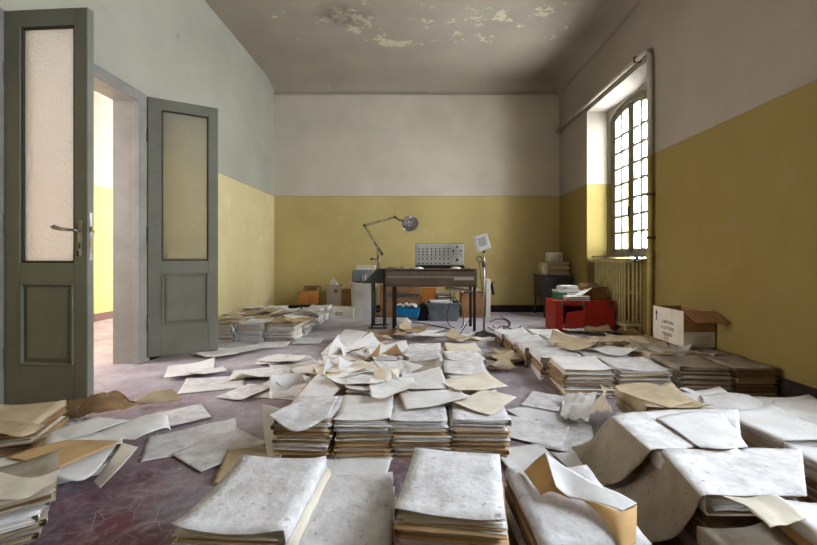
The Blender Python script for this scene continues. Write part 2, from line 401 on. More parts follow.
# ------------------------------------------------------------------ room shell
XL, XR, YB, YF, ZC = -2.465, 2.46, 6.91, -1.7, 3.93
T = 0.215
b = MB(); b.box(-5.2, 3.3, -2.2, 9.4, -0.2, 0); struct('floor', b, M_['floor'], 'worn reddish floor under grey dust')
b = MB(); b.box(-5.2, 3.3, -2.2, 9.4, ZC, ZC+0.2); struct('ceiling', b, M_['ceiling'], 'grey brown ceiling with peeling paint')
DY0, DY1, DZ = 2.42, 3.565, 2.355
b = MB()
for (y0, y1, z0, z1) in ((YF-0.3, DY0, 0, ZC), (DY1, YB, 0, ZC), (DY0, DY1, DZ, ZC)):
    b.box(XL-T, XL, y0, y1, z0, z1)
struct('wall_left', b, M_['wall_left'], 'left wall, pale above mustard yellow')
b = MB(); b.box(XL-T, 3.3, YB, YB+0.2, 0, ZC); struct('wall_back', b, M_['wall_back'], 'end wall, cream above a mustard yellow band')
b = MB()
RX0, RX1, RZ0, RZ1 = -1.0, 1.6, 0.85, 2.95
b.box(XL, RX0, YF-0.3, YF, 0, ZC); b.box(RX0, XR, YF-0.3, YF, 0, ZC)
struct('wall_front', b, M_['wall_right'], 'wall behind the viewer')
# right wall with two window recesses (near one is beside the viewer)
WY0, WY1, WZ = 4.22, 5.79, 3.05
b = MB()
b.box(XR, XR+0.34, WY1, YB, 0, ZC)
b.box(XR, XR+0.34, WY0, WY1, WZ, ZC)
b.box(XR, XR+0.34, 2.05, WY0, 0, ZC)
b.box(XR, XR+0.34, 0.05, 2.05, WZ, ZC); b.box(XR, XR+0.34, 0.05, 2.05, 0, 0.9)
b.box(XR, XR+0.34, YF-0.3, 0.05, 0, ZC)
# thin outer skin around the arched window, stepped round its arch
FY0, FY1 = 4.72, 5.76; SX = XR+0.30
b.box(SX, XR+0.60, WY0, FY0, 0, WZ); b.box(SX, XR+0.60, FY1, WY1, 0, WZ); b.box(SX, XR+0.60, FY0, FY1, 0, 0.93)
def arch_z(y): 
    c = (FY0+FY1)/2; h = (FY1-FY0)/2
    return 2.84+0.20*math.sqrt(max(0, 1-((y-c)/h)**2*0.96))
n = 24
vs = []; fs = []
for i in range(n+1):
    y = FY0+(FY1-FY0)*i/n
    for X in (SX, XR+0.60): vs += [(X, y, arch_z(y)), (X, y, WZ)]
for i in range(n):
    o = i*4; q = o+4
    fs += [(o, q, q+1, o+1), (o+2, o+3, q+3, q+2), (o, o+2, q+2, q), (o+1, q+1, q+3, o+3)]
b.add(vs, fs)
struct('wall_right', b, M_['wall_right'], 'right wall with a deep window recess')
# corridor
b = MB(); b.box(-4.95, -4.75, -2.2, 9.4, 0, ZC); struct('wall_corridor', b, M_['corridor'], 'corridor wall seen through the doorway')
b = MB(); b.box(-4.75, XL-T, 9.2, 9.4, 0, ZC); struct('wall_corridor_end', b, M_['corridor'], 'far end of the corridor')
b = MB(); b.box(-4.75, XL-T, -2.2, -2.0, 0, ZC); struct('wall_corridor_near', b, M_['corridor'], 'near end of the corridor')
b = MB(); b.box(-4.75, -4.73, -2.0, 9.2, 0, 0.11, bev=0.005); struct('baseboard_corridor', b, mat('brown_baseboard', (0.10,0.035,0.015), 0.5), 'brown corridor baseboard')
b = MB(); b.box(XL+0.02, XR-0.02, YB-0.02, YB, 0, 0.12, bev=0.004); struct('baseboard_back', b, M_['trim'], 'dark baseboard of the end wall')
b = MB(); b.box(XL, XL+0.02, DY1+0.12, YB-0.02, 0, 0.12, bev=0.004); struct('baseboard_left', b, M_['trim'], 'dark baseboard of the left wall')
b = MB(); b.box(XR-0.02, XR, 1.0, WY0, 0, 0.14, bev=0.004); b.box(XR-0.02, XR, WY1, YB-0.02, 0, 0.14, bev=0.004); struct('baseboard_right', b, M_['trim'], 'dark baseboard of the right wall')
# coved cornice on the back and right walls
def cove(L0, L1, inward, z0=3.78, zr=ZC-3.78, hr=0.50):
    vs = []; k = 12
    for P in (L0, L1):
        for i in range(k+1):
            a = PI/2*i/k
            vs.append(Vector(P[i == 99])+Vector(inward)*hr*(1-math.cos(a))+Vector((0,0,z0+zr*math.sin(a))))
        vs.append(Vector(P[0])+Vector((0,0,ZC)))
    m = k+2; fs = [(i, i+1, m+i+1, m+i) for i in range(k)]+[(k, k+1, 2*m-1, m+k), (k+1, 0, m, 2*m-1), tuple(range(m)), tuple(range(m, 2*m))]
    return vs, fs
b = MB(); v, f = cove([(XL, YB, 0)], [(XR, YB, 0)], (0,-1,0)); b.add(v, f, 0, False)
b.box(XL, XR, YB-0.025, YB, 3.745, 3.78, bev=0.008); struct('trim_1', b, M_['ceiling'], 'cove moulding of the end wall')
b = MB(); v, f = cove([(XR, YF, 0)], [(XR, YB, 0)], (-1,0,0)); b.add(v, f, 0, False)
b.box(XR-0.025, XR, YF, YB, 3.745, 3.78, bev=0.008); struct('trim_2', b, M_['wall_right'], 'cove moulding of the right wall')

# door frame of the doorway
b = MB()
fw = 0.07
for (y0, y1) in ((DY0-fw, DY0+0.03), (DY1-0.03, DY1+fw)):
    b.box(XL-0.05, XL+0.012, y0, y1, 0, DZ+fw, bev=0.006)
b.box(XL-0.05, XL+0.012, DY0+0.03, DY1-0.03, DZ-0.03, DZ+fw, bev=0.006)
b.box(XL-T-0.02, XL-0.05, DY1-0.012, DY1+0.0, 0, DZ); b.box(XL-T-0.02, XL-0.05, DY0, DY0+0.012, 0, DZ); b.box(XL-T-0.02, XL-0.05, DY0, DY1, DZ-0.012, DZ)
b.box(XL-T-0.03, XL-T, DY1, DY1+0.07, 0, DZ+0.07); b.box(XL-T-0.03, XL-T, DY0-0.07, DY0, 0, DZ+0.07); b.box(XL-T-0.03, XL-T, DY0, DY1, DZ, DZ+0.07)
struct('trim_3', b, mat('grey_frame_paint', (0.23,0.22,0.195), 0.5, second=(0.28,0.265,0.24), scale=4, bump=0.1), 'painted frame lining the doorway')

def door_leaf(name, label, W, loc, rz, side, hinge_gap=0.0):
    """local: hinge at x=0, width +x, thickness y 0..th, faces -y toward the viewer"""
    th = 0.045; H = 2.412; z0 = 0.035
    root = bpy.data.objects.new(name, None); C.objects.link(root); root.location = loc; root.rotation_euler = (0,0,rz)
    root['kind'] = 'structure'; root['label'] = label; root.empty_display_size = 0.1
    gx0, gx1 = 0.105, W-0.085; gz0, gz1 = 0.915, H-0.10; pz0, pz1 = 0.31, 0.80
    b = MB()
    b.box(0, gx0, 0, th, z0, H, bev=0.003); b.box(gx1, W, 0, th, z0, H, bev=0.003)
    b.box(gx0, gx1, 0, th, gz1, H, bev=0.002); b.box(gx0, gx1, 0, th, pz1, gz0, bev=0.002); b.box(gx0, gx1, 0, th, z0, pz0, bev=0.002)
    b.build('leaf_frame', M_['doorpaint'], root)
    b = MB(); b.box(gx0, gx1, 0.014, th-0.014, pz0, pz1)
    # raised field
    o = 0.045; vs = []
    for (i, y) in ((0.018, 0.014), (o, 0.004)):
        vs += [(gx0+i, y, pz0+i), (gx1-i, y, pz0+i), (gx1-i, y, pz1-i), (gx0+i, y, pz1-i)]
    b.add(vs, [(4,5,6,7)]+[(k, (k+1) % 4, 4+(k+1) % 4, 4+k) for k in range(4)])
    b.build('lower_panel', M_['doorpaint'], root)
    b = MB()
    for (z_0, z_1) in ((pz0, pz1),):
        b.box(gx0, gx0+0.016, -0.006, 0.016, z_0, z_1, bev=0.004); b.box(gx1-0.016, gx1, -0.006, 0.016, z_0, z_1, bev=0.004)
        b.box(gx0, gx1, -0.006, 0.016, z_0, z_0+0.016, bev=0.004); b.box(gx0, gx1, -0.006, 0.016, z_1-0.016, z_1, bev=0.004)
    b.build('panel_moulding', M_['doorpaint'], root)
    b = MB()
    b.box(gx0, gx0+0.012, 0.006, 0.04, gz0, gz1, bev=0.003); b.box(gx1-0.012, gx1, 0.006, 0.04, gz0, gz1, bev=0.003)
    b.box(gx0, gx1, 0.006, 0.04, gz0, gz0+0.012, bev=0.003); b.box(gx0, gx1, 0.006, 0.04, gz1-0.012, gz1, bev=0.003)
    b.build('glazing_bead', M_['doordark'], root)
    b = MB(); b.box(gx0+0.005, gx1-0.005, 0.019, 0.025, gz0+0.005, gz1-0.005); b.build('glass_pane', M_['frosted'], root)
    for z in (0.35, 1.15, 2.05):
        b = MB(); b.tube([(-0.004, -0.004, z-0.06), (-0.004, -0.004, z+0.06)], 0.007, 8); b.tube([(-0.004,-0.004,z+0.06),(-0.004,-0.004,z+0.07)], 0.0045, 8)
        b.build('hinge', M_['doordark'], root)
    return root, W, th
r, W, th = door_leaf('door_1', 'near grey green door leaf standing open with a lever handle', 0.530, (-2.455, 2.375, 0), math.radians(-4), 1)
# handle set of the near leaf
b = MB()
b.box(W-0.058, W-0.030, -0.006, 0.0, 0.955, 1.165, bev=0.002); b.build('lock_plate', M_['metal'], r)
b = MB(); b.tube([(W-0.044, -0.004, 1.105), (W-0.044, -0.05, 1.105)], 0.009, 10)
b.tube([(W-0.044, -0.05, 1.105), (W-0.075, -0.055, 1.107), (W-0.115, -0.055, 1.112), (W-0.155, -0.052, 1.122)], 0.0065, 8, r2=0.014)
b.tube([(W-0.155, -0.052, 1.122), (W-0.178, -0.050, 1.122)], 0.014, 8, r2=0.003)
b.build('lever_handle', M_['metal'], r)
b = MB(); b.tube([(W-0.044, th, 1.105), (W-0.044, th+0.045, 1.105)], 0.008, 10); b.tube([(W-0.044, th+0.045, 1.105), (W-0.13, th+0.05, 1.108)], 0.008, 10)
b.build('lever_handle', M_['metal'], r)
b = MB(); b.box(W, W+0.002, 0.012, 0.033, 0.93, 1.21); b.build('lock_strip', M_['metal'], r)
b = MB(); b.box(W-0.060, W-0.048, -0.008, 0.002, 0.955, 0.985, bev=0.002); b.box(W-0.049, W-0.039, -0.0075, -0.003, 1.0, 1.03); b.build('keyhole_cover', M_['black'], r)
b = MB(); b.box(W+0.002, W+0.012, 0.016, 0.028, 1.10, 1.13, bev=0.002); b.box(W+0.002, W+0.003, 0.015, 0.03, 1.0, 1.05); b.build('latch', M_['brass'], r)
r, W, th = door_leaf('door_2', 'far grey green door leaf folded back near the left wall', 0.575, (-2.450, 3.64, 0), math.radians(31), 1)

# window with arched casements
def window(idx, y0, y1, X, z0, zs, rise, label, cols=2, rows=8, arch=True):
    root = bpy.data.objects.new('window_%d' % idx, None); C.objects.link(root); root['kind'] = 'structure'; root['label'] = label
    c = (y0+y1)/2; h = (y1-y0)/2
    az = (lambda y: zs+rise*math.sqrt(max(0, 1-((y-c)/h)**2*0.96))) if arch else (lambda y: zs+rise)
    th = 0.06
    def ring(b, ya, yb, za, w, d0, d1, gz=lambda y: 0.0, n=16, off=0.0):
        """frame with a curved head: outer y range, width w"""
        b.box(d0, d1, ya, ya+w, za, az(ya+w*0.5)-off-0.01); b.box(d0, d1, yb-w, yb, za, az(yb-w*0.5)-off-0.01)
        b.box(d0, d1, ya, yb, za, za+w)
        vs = []; fs = []
        for i in range(n+1):
            y = ya+(yb-ya)*i/n; zt = az(y)-off
            for x in (d0, d1): vs += [(x, y, zt-w), (x, y, zt)]
        for i in range(n):
            o = i*4; q = o+4
            fs += [(o, q, q+1, o+1), (o+2, o+3, q+3, q+2), (o, o+2, q+2, q), (o+1, q+1, q+3, o+3)]
        fs += [(0,1,3,2), (n*4, n*4+2, n*4+3, n*4+1)]
        b.add(vs, fs)
    b = MB(); ring(b, y0, y1, z0, 0.055, X-0.03, X+0.06); b.build('window_frame', M_['winframe'], root)
    for (ya, yb) in ((y0+0.055, c-0.012), (c+0.012, y1-0.055)):
        b = MB(); ring(b, ya, yb, z0+0.055, 0.055, X-0.02, X+0.03, off=0.055)
        cas = b.build('casement', M_['winframe'], root)
        b = MB(); zb = z0+0.11
        for k in range(1, cols):
            y = ya+0.055+(yb-ya-0.11)*k/cols; b.box(X-0.018, X+0.024, y-0.016, y+0.016, zb, az(y)-0.11)
        H = zs+rise*0.5-0.1-zb
        for k in range(1, rows):
            z = zb+H*k/rows; b.box(X-0.016, X+0.022, ya+0.055, yb-0.055, z-0.014, z+0.014)
        b.build('glazing_bar', M_['winframe'], cas)
        b = MB(); n = 10; vs = []; ys = [ya+0.05+(yb-ya-0.1)*i/n for i in range(n+1)]
        for x in (X+0.002, X+0.006):
            for y in ys: vs += [(x, y, zb-0.005), (x, y, az(y)-0.105)]
        m = 2*(n+1); fs = []
        for i in range(n): fs += [(2*i, 2*i+2, 2*i+3, 2*i+1), (m+2*i, m+2*i+1, m+2*i+3, m+2*i+2)]
        b.add(vs, fs); b.build('glass_pane', M_['glass'], cas, recalc=False)
    b = MB(); b.box(X-0.032, X-0.018, c-0.022, c+0.022, z0+0.06, az(c)-0.09, bev=0.004); b.build('centre_cover_strip', M_['winframe'], root)
    b = MB(); b.tube([(X-0.045, c, z0+0.35), (X-0.045, c, z0+0.95)], 0.006, 8); b.box(X-0.06, X-0.032, c-0.014, c+0.014, z0+0.55, z0+0.66, bev=0.004); b.build('window_bolt', M_['doordark'], root)
    return root
window(1, FY0, FY1, XR+0.36, 0.95, 2.84, 0.20, 'tall arched casement window with small panes')
window(2, 0.05, 2.05, XR+0.20, 0.9, 3.05, 0.0, 'tall casement window beside the viewer', arch=False)
b = MB(); b.box(XR+0.02, XR+0.33, WY0+0.3, WY1, 0.93, 0.96, bev=0.006)
# ------------------------------------------------------------------ pipe
b = MB()
xp = XR-0.045
pts = [(xp, YB-0.01, 3.12), (xp, 4.5, 3.12), (xp, 4.36, 3.115), (xp, 4.24, 3.12), (xp, 4.18, 3.10), (xp, 4.15, 3.04), (xp, 4.15, 2.0)]
b.tube(pts, 0.026, 12)
root = thing('heating_pipe', 'pale painted heating pipe running over the window recess and down the wall', 'pipe', (0,0,0))
b.build('upper_run', M_['pipe_up'], root)
b = MB(); b.tube([(xp, 4.15, 2.0), (xp, 4.15, 0.0)], 0.026, 12); b.tube([(xp, 4.15, 0.93), (xp, 4.15, 0.99)], 0.036, 12); b.tube([(xp, 4.15, 0.955),(XR+0.12,4.5,0.955)], 0.014, 8)
b.build('lower_run', M_['pipe_low'], root)
for p in ((xp, 4.40, 3.12), (xp, 4.15, 1.6), (xp, 4.15, 1.15)):
    b = MB(); b.box(p[0]-0.032, XR, p[1]-0.012, p[1]+0.012, p[2]-0.034, p[2]+0.034, bev=0.004)
    if p[2] < 3: b = MB(); b.box(p[0]-0.032, XR, p[1]-0.032, p[1]+0.032, p[2]-0.012, p[2]+0.012, bev=0.004)
    b.build('pipe_clip', M_['doordark'], root)
# ------------------------------------------------------------------ radiator
root = thing('radiator', 'mustard painted cast iron column radiator under the arched window', 'radiator', (2.65, 5.3, 0))
ny = 14; y0, y1 = 4.88-5.3, 5.74-5.3
for i in range(ny):
    y = y0+(y1-y0)*(i+0.5)/ny; b = MB()
    for x in ((-0.10, -0.05, 0.0, 0.05, 0.095) if i == 0 else (-0.10,)):
        b.tube([(x, y, 0.14), (x, y, 0.88)], 0.0125, 8)
    for z in (0.11, 0.50, 0.90):
        h = 0.022 if z != 0.50 else 0.010
        b.box(-0.113, 0.108, y-(0.022 if z != 0.5 else 0.008), y+(0.022 if z != 0.5 else 0.008), z-h, z+h, bev=0.012)
    if i in (0, ny-1): b.box(-0.10, -0.07, y-0.015, y+0.015, 0, 0.1); b.box(0.07, 0.10, y-0.015, y+0.015, 0, 0.1)
    b.build('radiator_section', M_['radiator'], root)
b = MB(); b.tube([(0, y0-0.02, 0.90), (0, y0-0.09, 0.90), (-0.06, y0-0.12, 0.90)], 0.014, 8); b.tube([(0, y0-0.06, 0.90), (0, y0-0.06, 0.945)], 0.02, 8)
b.build('valve', M_['darkmetal'], root)
b = MB(); b.box(-0.14, 0.11, y0-0.04, y1+0.02, 0.945, 0.962, bev=0.004); b.build('top_shelf', M_['winframe'], root)
# ------------------------------------------------------------------ paper folders
rnd = random.Random(11)
def lerp(a, b, t): return a+(b-a)*t
PROTO = {}
PAGE_MATS = ['white', 'cream', 'kraft', 'tan', 'brown']
def proto(style, variant):
    key = (style, variant)
    if key in PROTO: return PROTO[key]
    r = random.Random(hash(style) % 1000 if False else sum(map(ord, style))*7+variant)
    w, l, t = 0.28, 0.34, 0.036
    curly = style.endswith('+'); st = style.rstrip('+')
    pal = {'dusty': [0,1,0,3,2], 'white': [0,0,1,0,2], 'cream': [1,0,1,2,0], 'kraft': [2,1,0,3,2], 'dim': [3,1,4,3,4], 'brown': [4,3,4,2,4], 'spine': [0,0,1,0,2], 'tan': [3,1,3,2,0]}[st]
    b = MB(); K = 8; gx, gy = 7, 8
    for k in range(K):
        zc = t*0.06+t*0.86*(k+0.5)/K; th = t*0.86/K*r.uniform(0.25, 0.8)
        ox, oy, a = r.uniform(-.010,.010), r.uniform(-.011,.011), r.uniform(-.035,.035)
        sw, sl = w-0.012+r.uniform(-.012,.004), l-0.012+r.uniform(-.012,.004)
        P = []
        for i in range(gx):
            row = []
            for j in range(gy):
                u = i/(gx-1)-.5; v = j/(gy-1)-.5
                x = u*sw+ox; y = v*sl+oy; x, y = x-a*y, y+a*x
                x += 0.003*noise.noise(Vector((u*3, v*9, k*3+variant*7))); y += 0.004*noise.noise(Vector((u*9, v*3, k*5+variant*3)))
                edge = max(abs(u), abs(v))*2
                z = zc+0.0030*noise.noise(Vector((u*4, v*4, k*1.7+variant)))*edge
                row.append(Vector((x, y, z)))
            P.append(row)
        b.grid(P, th, 0, 0); n = len(b.m)
        mi = pal[r.randrange(5)]
        for q in range(n-(2*(gx-1)*(gy-1)+2*(gx-1)+2*(gy-1)), n): b.m[q] = mi
    pm = b.mesh('pages', [M_[m] for m in PAGE_MATS])
    # cover: bottom sheet, spine at -x, top sheet
    b = MB(); prof = []
    nb = 7; hw = w/2+0.003
    for i in range(nb): prof.append((hw-2*hw*i/(nb-1), 0.0008, 0))
    prof.append((-hw-0.003, t*0.5, 0))
    for i in range(nb+2): prof.append((-hw+2*hw*i/(nb+1), t-0.0012, 1))
    cl = [r.uniform(0, 1) for _ in range(4)]; ph = r.uniform(0, 6)
    P = []
    for (x, z, top) in prof:
        row = []
        for j in range(10):
            v = j/9-.5; u = x/(2*hw); y = v*(l+0.006)
            zz = z
            if top:
                zz += 0.0012*(1+noise.noise(Vector((u*4, v*4, variant*3.1))))
                if curly:
                    for c, (cu, cv) in zip(cl, ((-.5,-.5), (.5,-.5), (-.5,.5), (.5,.5))):
                        d = max(0, 1-math.hypot(u-cu, v-cv)/0.45); zz += 0.02*c*d*d
                    zz += 0.006*max(0, math.sin(ph+v*5+u*2))
                else: zz -= 0.001
            x2 = x+0.004*noise.noise(Vector((u*2, v*7, variant*2.3+top)))
            y2 = y+0.005*noise.noise(Vector((u*8, v, variant*1.3+top*4))) 
            row.append(Vector((x2, y2, zz)))
        P.append(row)
    b.grid(P, 0.0012, 0, 0)
    cm = b.mesh('cover', [M_[st]])
    PROTO[key] = (cm, pm); return PROTO[key]
ORD = ['topmost', 'second from the top', 'third from the top', 'fourth from the top', 'fifth from the top', 'sixth from the top', 'seventh from the top', 'eighth from the top', 'ninth from the top', 'tenth from the top']
LOOK = {'dusty': 'dusty grey', 'white': 'white', 'cream': 'cream', 'kraft': 'brown kraft', 'dim': 'grimy beige', 'brown': 'dark brown', 'tan': 'stained tan', 'spine': 'brown-backed'}
NF = 0
def folder(style, variant, loc, rz, sx, sy, sz, label, group, tilt=(0,0)):
    global NF
    cm, pm = proto(style, variant)
    r = bpy.data.objects.new('paper_folder', None); C.objects.link(r); r.empty_display_size = 0.05
    r.location = loc; r.rotation_euler = (tilt[0], tilt[1], rz); r.scale = (sx, sy, sz)
    tag(r, label, 'folder', group); NF += 1
    for nm, me in (('cover', cm), ('pages', pm)):
        o = bpy.data.objects.new(nm, me); C.objects.link(o); o.parent = r
    return r
def stack(desc, cx, cy, rot, n, ztop, top='dusty', inner=('cream', 'kraft', 'white', 'tan'), group='folders', w=0.28, l=0.34, jit=1.0, z0=0.002, flip=0, toprot=None):
    rot = math.radians(rot); dt = (ztop-z0)/n
    for k in range(n):
        t = n-1-k
        st = top+'+' if t == 0 else rnd.choice(inner)
        z = z0+k*dt
        a = rot+math.radians(rnd.uniform(-2.5, 2.5))*jit
        if t == 0 and toprot is not None: a = math.radians(toprot)
        if rnd.random() < 0.4+flip and st != 'spine': a += PI
        dx, dy = rnd.uniform(-.008,.008)*jit, rnd.uniform(-.010,.010)*jit
        lab = '%s folder, %s %s %s' % (LOOK[st.rstrip('+')], ORD[t].replace('from the', 'from'), 'on' if t == 0 else 'of', desc)
        folder(st, rnd.randrange(4), (cx+dx, cy+dy, z), a, w/0.28, l/0.34, (dt-0.0006)/0.037, lab, group)
G1 = 'folders stacked in the nearest row'
stack('the nearest stack left of centre', -0.452, 1.165, -2, 8, 0.272, 'dusty', group=G1, l=0.355, toprot=-3)
stack('the low nearest stack between two taller ones', -0.215, 1.215, 1, 5, 0.185, 'dusty', group=G1, l=0.38, w=0.265)
stack('the tall centre stack of the nearest row', 0.112, 1.19, -8, 10, 0.282, 'dusty', ('kraft', 'cream', 'tan', 'kraft', 'white'), group=G1, toprot=-9)
stack('the nearest stack right of centre', 0.462, 1.215, 2, 7, 0.205, 'dusty', ('brown', 'kraft', 'spine', 'white'), group=G1, l=0.37, toprot=182)
G2 = 'folders stacked in the second row'
for (nm, x, tp, rt, zt) in (('leftmost', -0.535, 'dusty', -3, .185), ('second', -0.255, 'white', 2, .185), ('third', 0.020, 'dusty', 0, .178), ('rightmost', 0.305, 'dusty', -3, .182)):
    stack('the %s stack of the second row' % nm, x, 2.04, rt, 8, zt, tp, ('kraft', 'cream', 'tan', 'kraft', 'white'), group=G2, w=0.262, l=0.33)
G3 = 'folders stacked in the third row'
for (nm, x, tp, rt, zt) in (('leftmost', -0.56, 'tan', 5, .15), ('second', -0.26, 'white', -4, .17), ('third', 0.045, 'white', 1, .175), ('rightmost', 0.325, 'white', -2, .178)):
    stack('the %s stack of the third row' % nm, x, 2.45, rt, 5, zt, tp, group=G3, w=0.265, l=0.33)
G4 = 'folders stacked in the rows behind the third'
for (row, y, zt, xs) in (('fourth', 2.88, .150, ((-.60,'cream'), (-.28,'white'), (.03,'dim'), (.345,'dusty'))), ('fifth', 3.30, .135, ((-.27,'white'), (.05,'dusty'), (.385,'dusty'))), ('sixth', 3.72, .11, ((-.24,'tan'), (.07,'dusty'), (.42,'cream')))):
    for i, (x, tp) in enumerate(xs):
        nm = (['leftmost', 'second', 'third', 'rightmost'] if len(xs) == 4 else ['leftmost', 'middle', 'rightmost'])[i]
        stack('the %s stack of the %s row' % (nm, row), x, y, rnd.uniform(-4, 4), 3, zt, tp, group=G4, w=0.29, l=0.35, flip=-0.2)
G5 = 'folders stacked along the left wall'
for j, y in enumerate((4.66, 5.04, 5.42, 5.80, 6.18)):
    for i, x in enumerate((-2.22, -1.88, -1.54)):
        if j == 4 and i == 1: continue
        xo = x+0.03*math.sin(j*2.1)
        stack('the %s stack, %s row, left wall' % (('wall-side', 'middle', 'aisle-side')[i], ('front', 'second', 'third', 'fourth', 'farthest')[j]),
              xo, y, rnd.uniform(-3, 3), 5 if j == 0 else 4, (.205, .20, .19, .185, .18)[j]+rnd.uniform(-.008,.004), rnd.choice(['dusty', 'dusty', 'tan', 'white']), ('dusty', 'white', 'white', 'cream'), group=G5, w=0.31, l=0.35)
G6 = 'folders stacked by the right wall'
for j, y in enumerate((2.86, 3.24, 3.62, 4.00, 4.39)):
    for i, x in enumerate((1.16, 1.53, 1.95, 2.285)):
        if j == 4 and i > 1: continue
        if j == 3 and i == 3: y_ = 3.965
        else: y_ = y
        zt = (.188, .172, .155, .135, .125)[j] if i < 2 else (.20, .20, .20, .12, .1)[j]
        tp = ('white', 'dusty', 'dim', 'dim')[i] if j == 0 else rnd.choice([('white', 'dusty'), ('dusty', 'white'), ('dim', 'tan'), ('dim', 'brown')][i])
        inn = (('spine', 'spine', 'white'), ('spine', 'white', 'dusty'), ('dim', 'dusty', 'tan'), ('brown', 'kraft', 'brown'))[i]
        stack('the %s stack, %s, right wall' % (('left', 'second', 'third', 'right')[i], ('front row', 'second row', 'third row', 'fourth row', 'back row')[j]),
              x-0.05*j*(i < 2)*0.5, y_, rnd.uniform(-3, 3), 6 if j == 0 else (3 if j == 4 else 4), zt, tp, inn, group=G6, w=(0.33, 0.33, 0.33, 0.27)[i], l=0.35, jit=1.3 if zt < .19 else .6)
G7 = 'folders stacked under the draped covers at right'
stack('the stack under the nearer draped cover', 1.03, 1.36, 0, 4, 0.222, 'white', ('brown', 'kraft', 'tan'), group=G7, w=.29, l=.29, jit=.5)
stack('the stack under the farther draped cover', 1.065, 1.695, 2, 4, 0.222, 'white', ('brown', 'kraft', 'tan'), group=G7, w=.30, l=.29, jit=.5)
stack('the stack behind the draped covers', 1.27, 2.10, -4, 4, 0.215, 'tan', ('cream', 'kraft', 'tan'), group=G7, w=.31, l=.33)
stack('the upper stack at the right edge', 1.615, 1.80, 4, 6, 0.205, 'white', ('white', 'cream', 'tan', 'kraft'), group=G7, w=.30, l=.32)
stack('the stack at the right frame edge, brown-sided', 1.60, 1.43, -2, 6, 0.20, 'white', ('kraft', 'brown', 'kraft', 'cream'), group=G7, w=.30, l=.30)
stack('the stack in the bottom right corner', 1.195, 1.02, -3, 6, 0.225, 'white', ('kraft', 'brown', 'cream'), group=G7, w=.29, l=.30, jit=.6)
stack('the grey-topped stack left of the corner stack', 0.93, 1.03, 3, 4, 0.16, 'dim', ('brown', 'kraft', 'brown'), group=G7, w=.22, l=.27, jit=.5)
stack('the flat stack behind the brown-sided one', 1.64, 2.20, 3, 3, 0.155, 'white', ('white', 'cream'), group=G7, w=.33, l=.34)
stack('the farthest right flat stack', 2.03, 2.10, -6, 3, 0.15, 'white', ('white', 'cream'), group=G7, w=.33, l=.34)
G8 = 'folders stacked at the left foreground'
stack('the grey-topped stack in the bottom left corner', -1.47, 1.41, 38, 5, 0.15, 'dim', ('cream', 'white', 'dim', 'white'), group=G8, jit=2.2)
stack('the slumped stack under the flat brown board', -1.56, 1.84, 38, 4, 0.105, 'white', ('white', 'cream', 'white'), group=G8, jit=2.5)
stack('the brown-sided stack at the left frame edge', -2.03, 2.02, 20, 5, 0.15, 'tan', ('kraft', 'brown', 'tan'), group=G8)

# ------------------------------------------------------------------ loose sheets and covers
def cr(pts, n):
    pts = [Vector(p) for p in pts]; k = len(pts); out = []
    if k == 2: return [pts[0].lerp(pts[1], i/(n-1)) for i in range(n)]
    for i in range(n):
        t = i/(n-1)*(k-1); s = min(int(t), k-2); f = t-s
        p0 = pts[max(s-1, 0)]; p1 = pts[s]; p2 = pts[s+1]; p3 = pts[min(s+2, k-1)]
        out.append(0.5*((2*p1)+(-p0+p2)*f+(2*p0-5*p1+4*p2-p3)*f*f+(-p0+3*p1-3*p2+p3)*f**3))
    return out
def solid(P, th, mats):
    a = len(P)//2; c = len(P[0])//2
    n = (P[a+1 if a+1 < len(P) else a][c]-P[a-1][c]).cross(P[a][c+1]-P[a][c-1])
    b = MB(); 
    if n.z >= 0: b.grid(P, th, 0, 1)
    else: b.grid(P, th, 1, 0)
    for i, m in enumerate(b.m): pass
    return b
def loft(name, A, B, mats, label, cat='sheet', th=0.0014, amp=0.004, freq=9, n=22, m=12, sag=0.0, group=None, seed=0, split=None, third=None):
    a = cr(A, n); c = cr(B, n); P = []
    for i in range(n):
        row = []
        for j in range(m):
            t = j/(m-1); p = a[i].lerp(c[i], t)
            k = amp*noise.noise(Vector((p.x*freq, p.y*freq, p.z*freq+seed*5.1)))+amp*0.5*noise.noise(p*freq*2.3)
            p = p+Vector((0, 0, k-sag*4*t*(1-t)))
            row.append(p)
        P.append(row)
    b = solid(P, th, mats)
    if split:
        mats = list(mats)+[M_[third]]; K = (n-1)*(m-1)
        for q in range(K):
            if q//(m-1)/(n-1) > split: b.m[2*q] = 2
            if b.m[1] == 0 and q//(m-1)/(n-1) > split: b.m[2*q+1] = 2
    return tag(finish(name, b, mats), label, cat, group)
def finish(name, b, mats):
    """origin at the sheet's own base instead of the world's"""
    xs = [v[0] for v in b.v]; ys = [v[1] for v in b.v]; zs = [v[2] for v in b.v]
    c = Vector(((min(xs)+max(xs))/2, (min(ys)+max(ys))/2, min(zs)))
    b.v = [(v[0]-c.x, v[1]-c.y, v[2]-c.z) for v in b.v]
    o = b.build(name, mats, recalc=False); o.location = c; return o
def W2(n1, n2): return [M_[n1], M_[n2]]

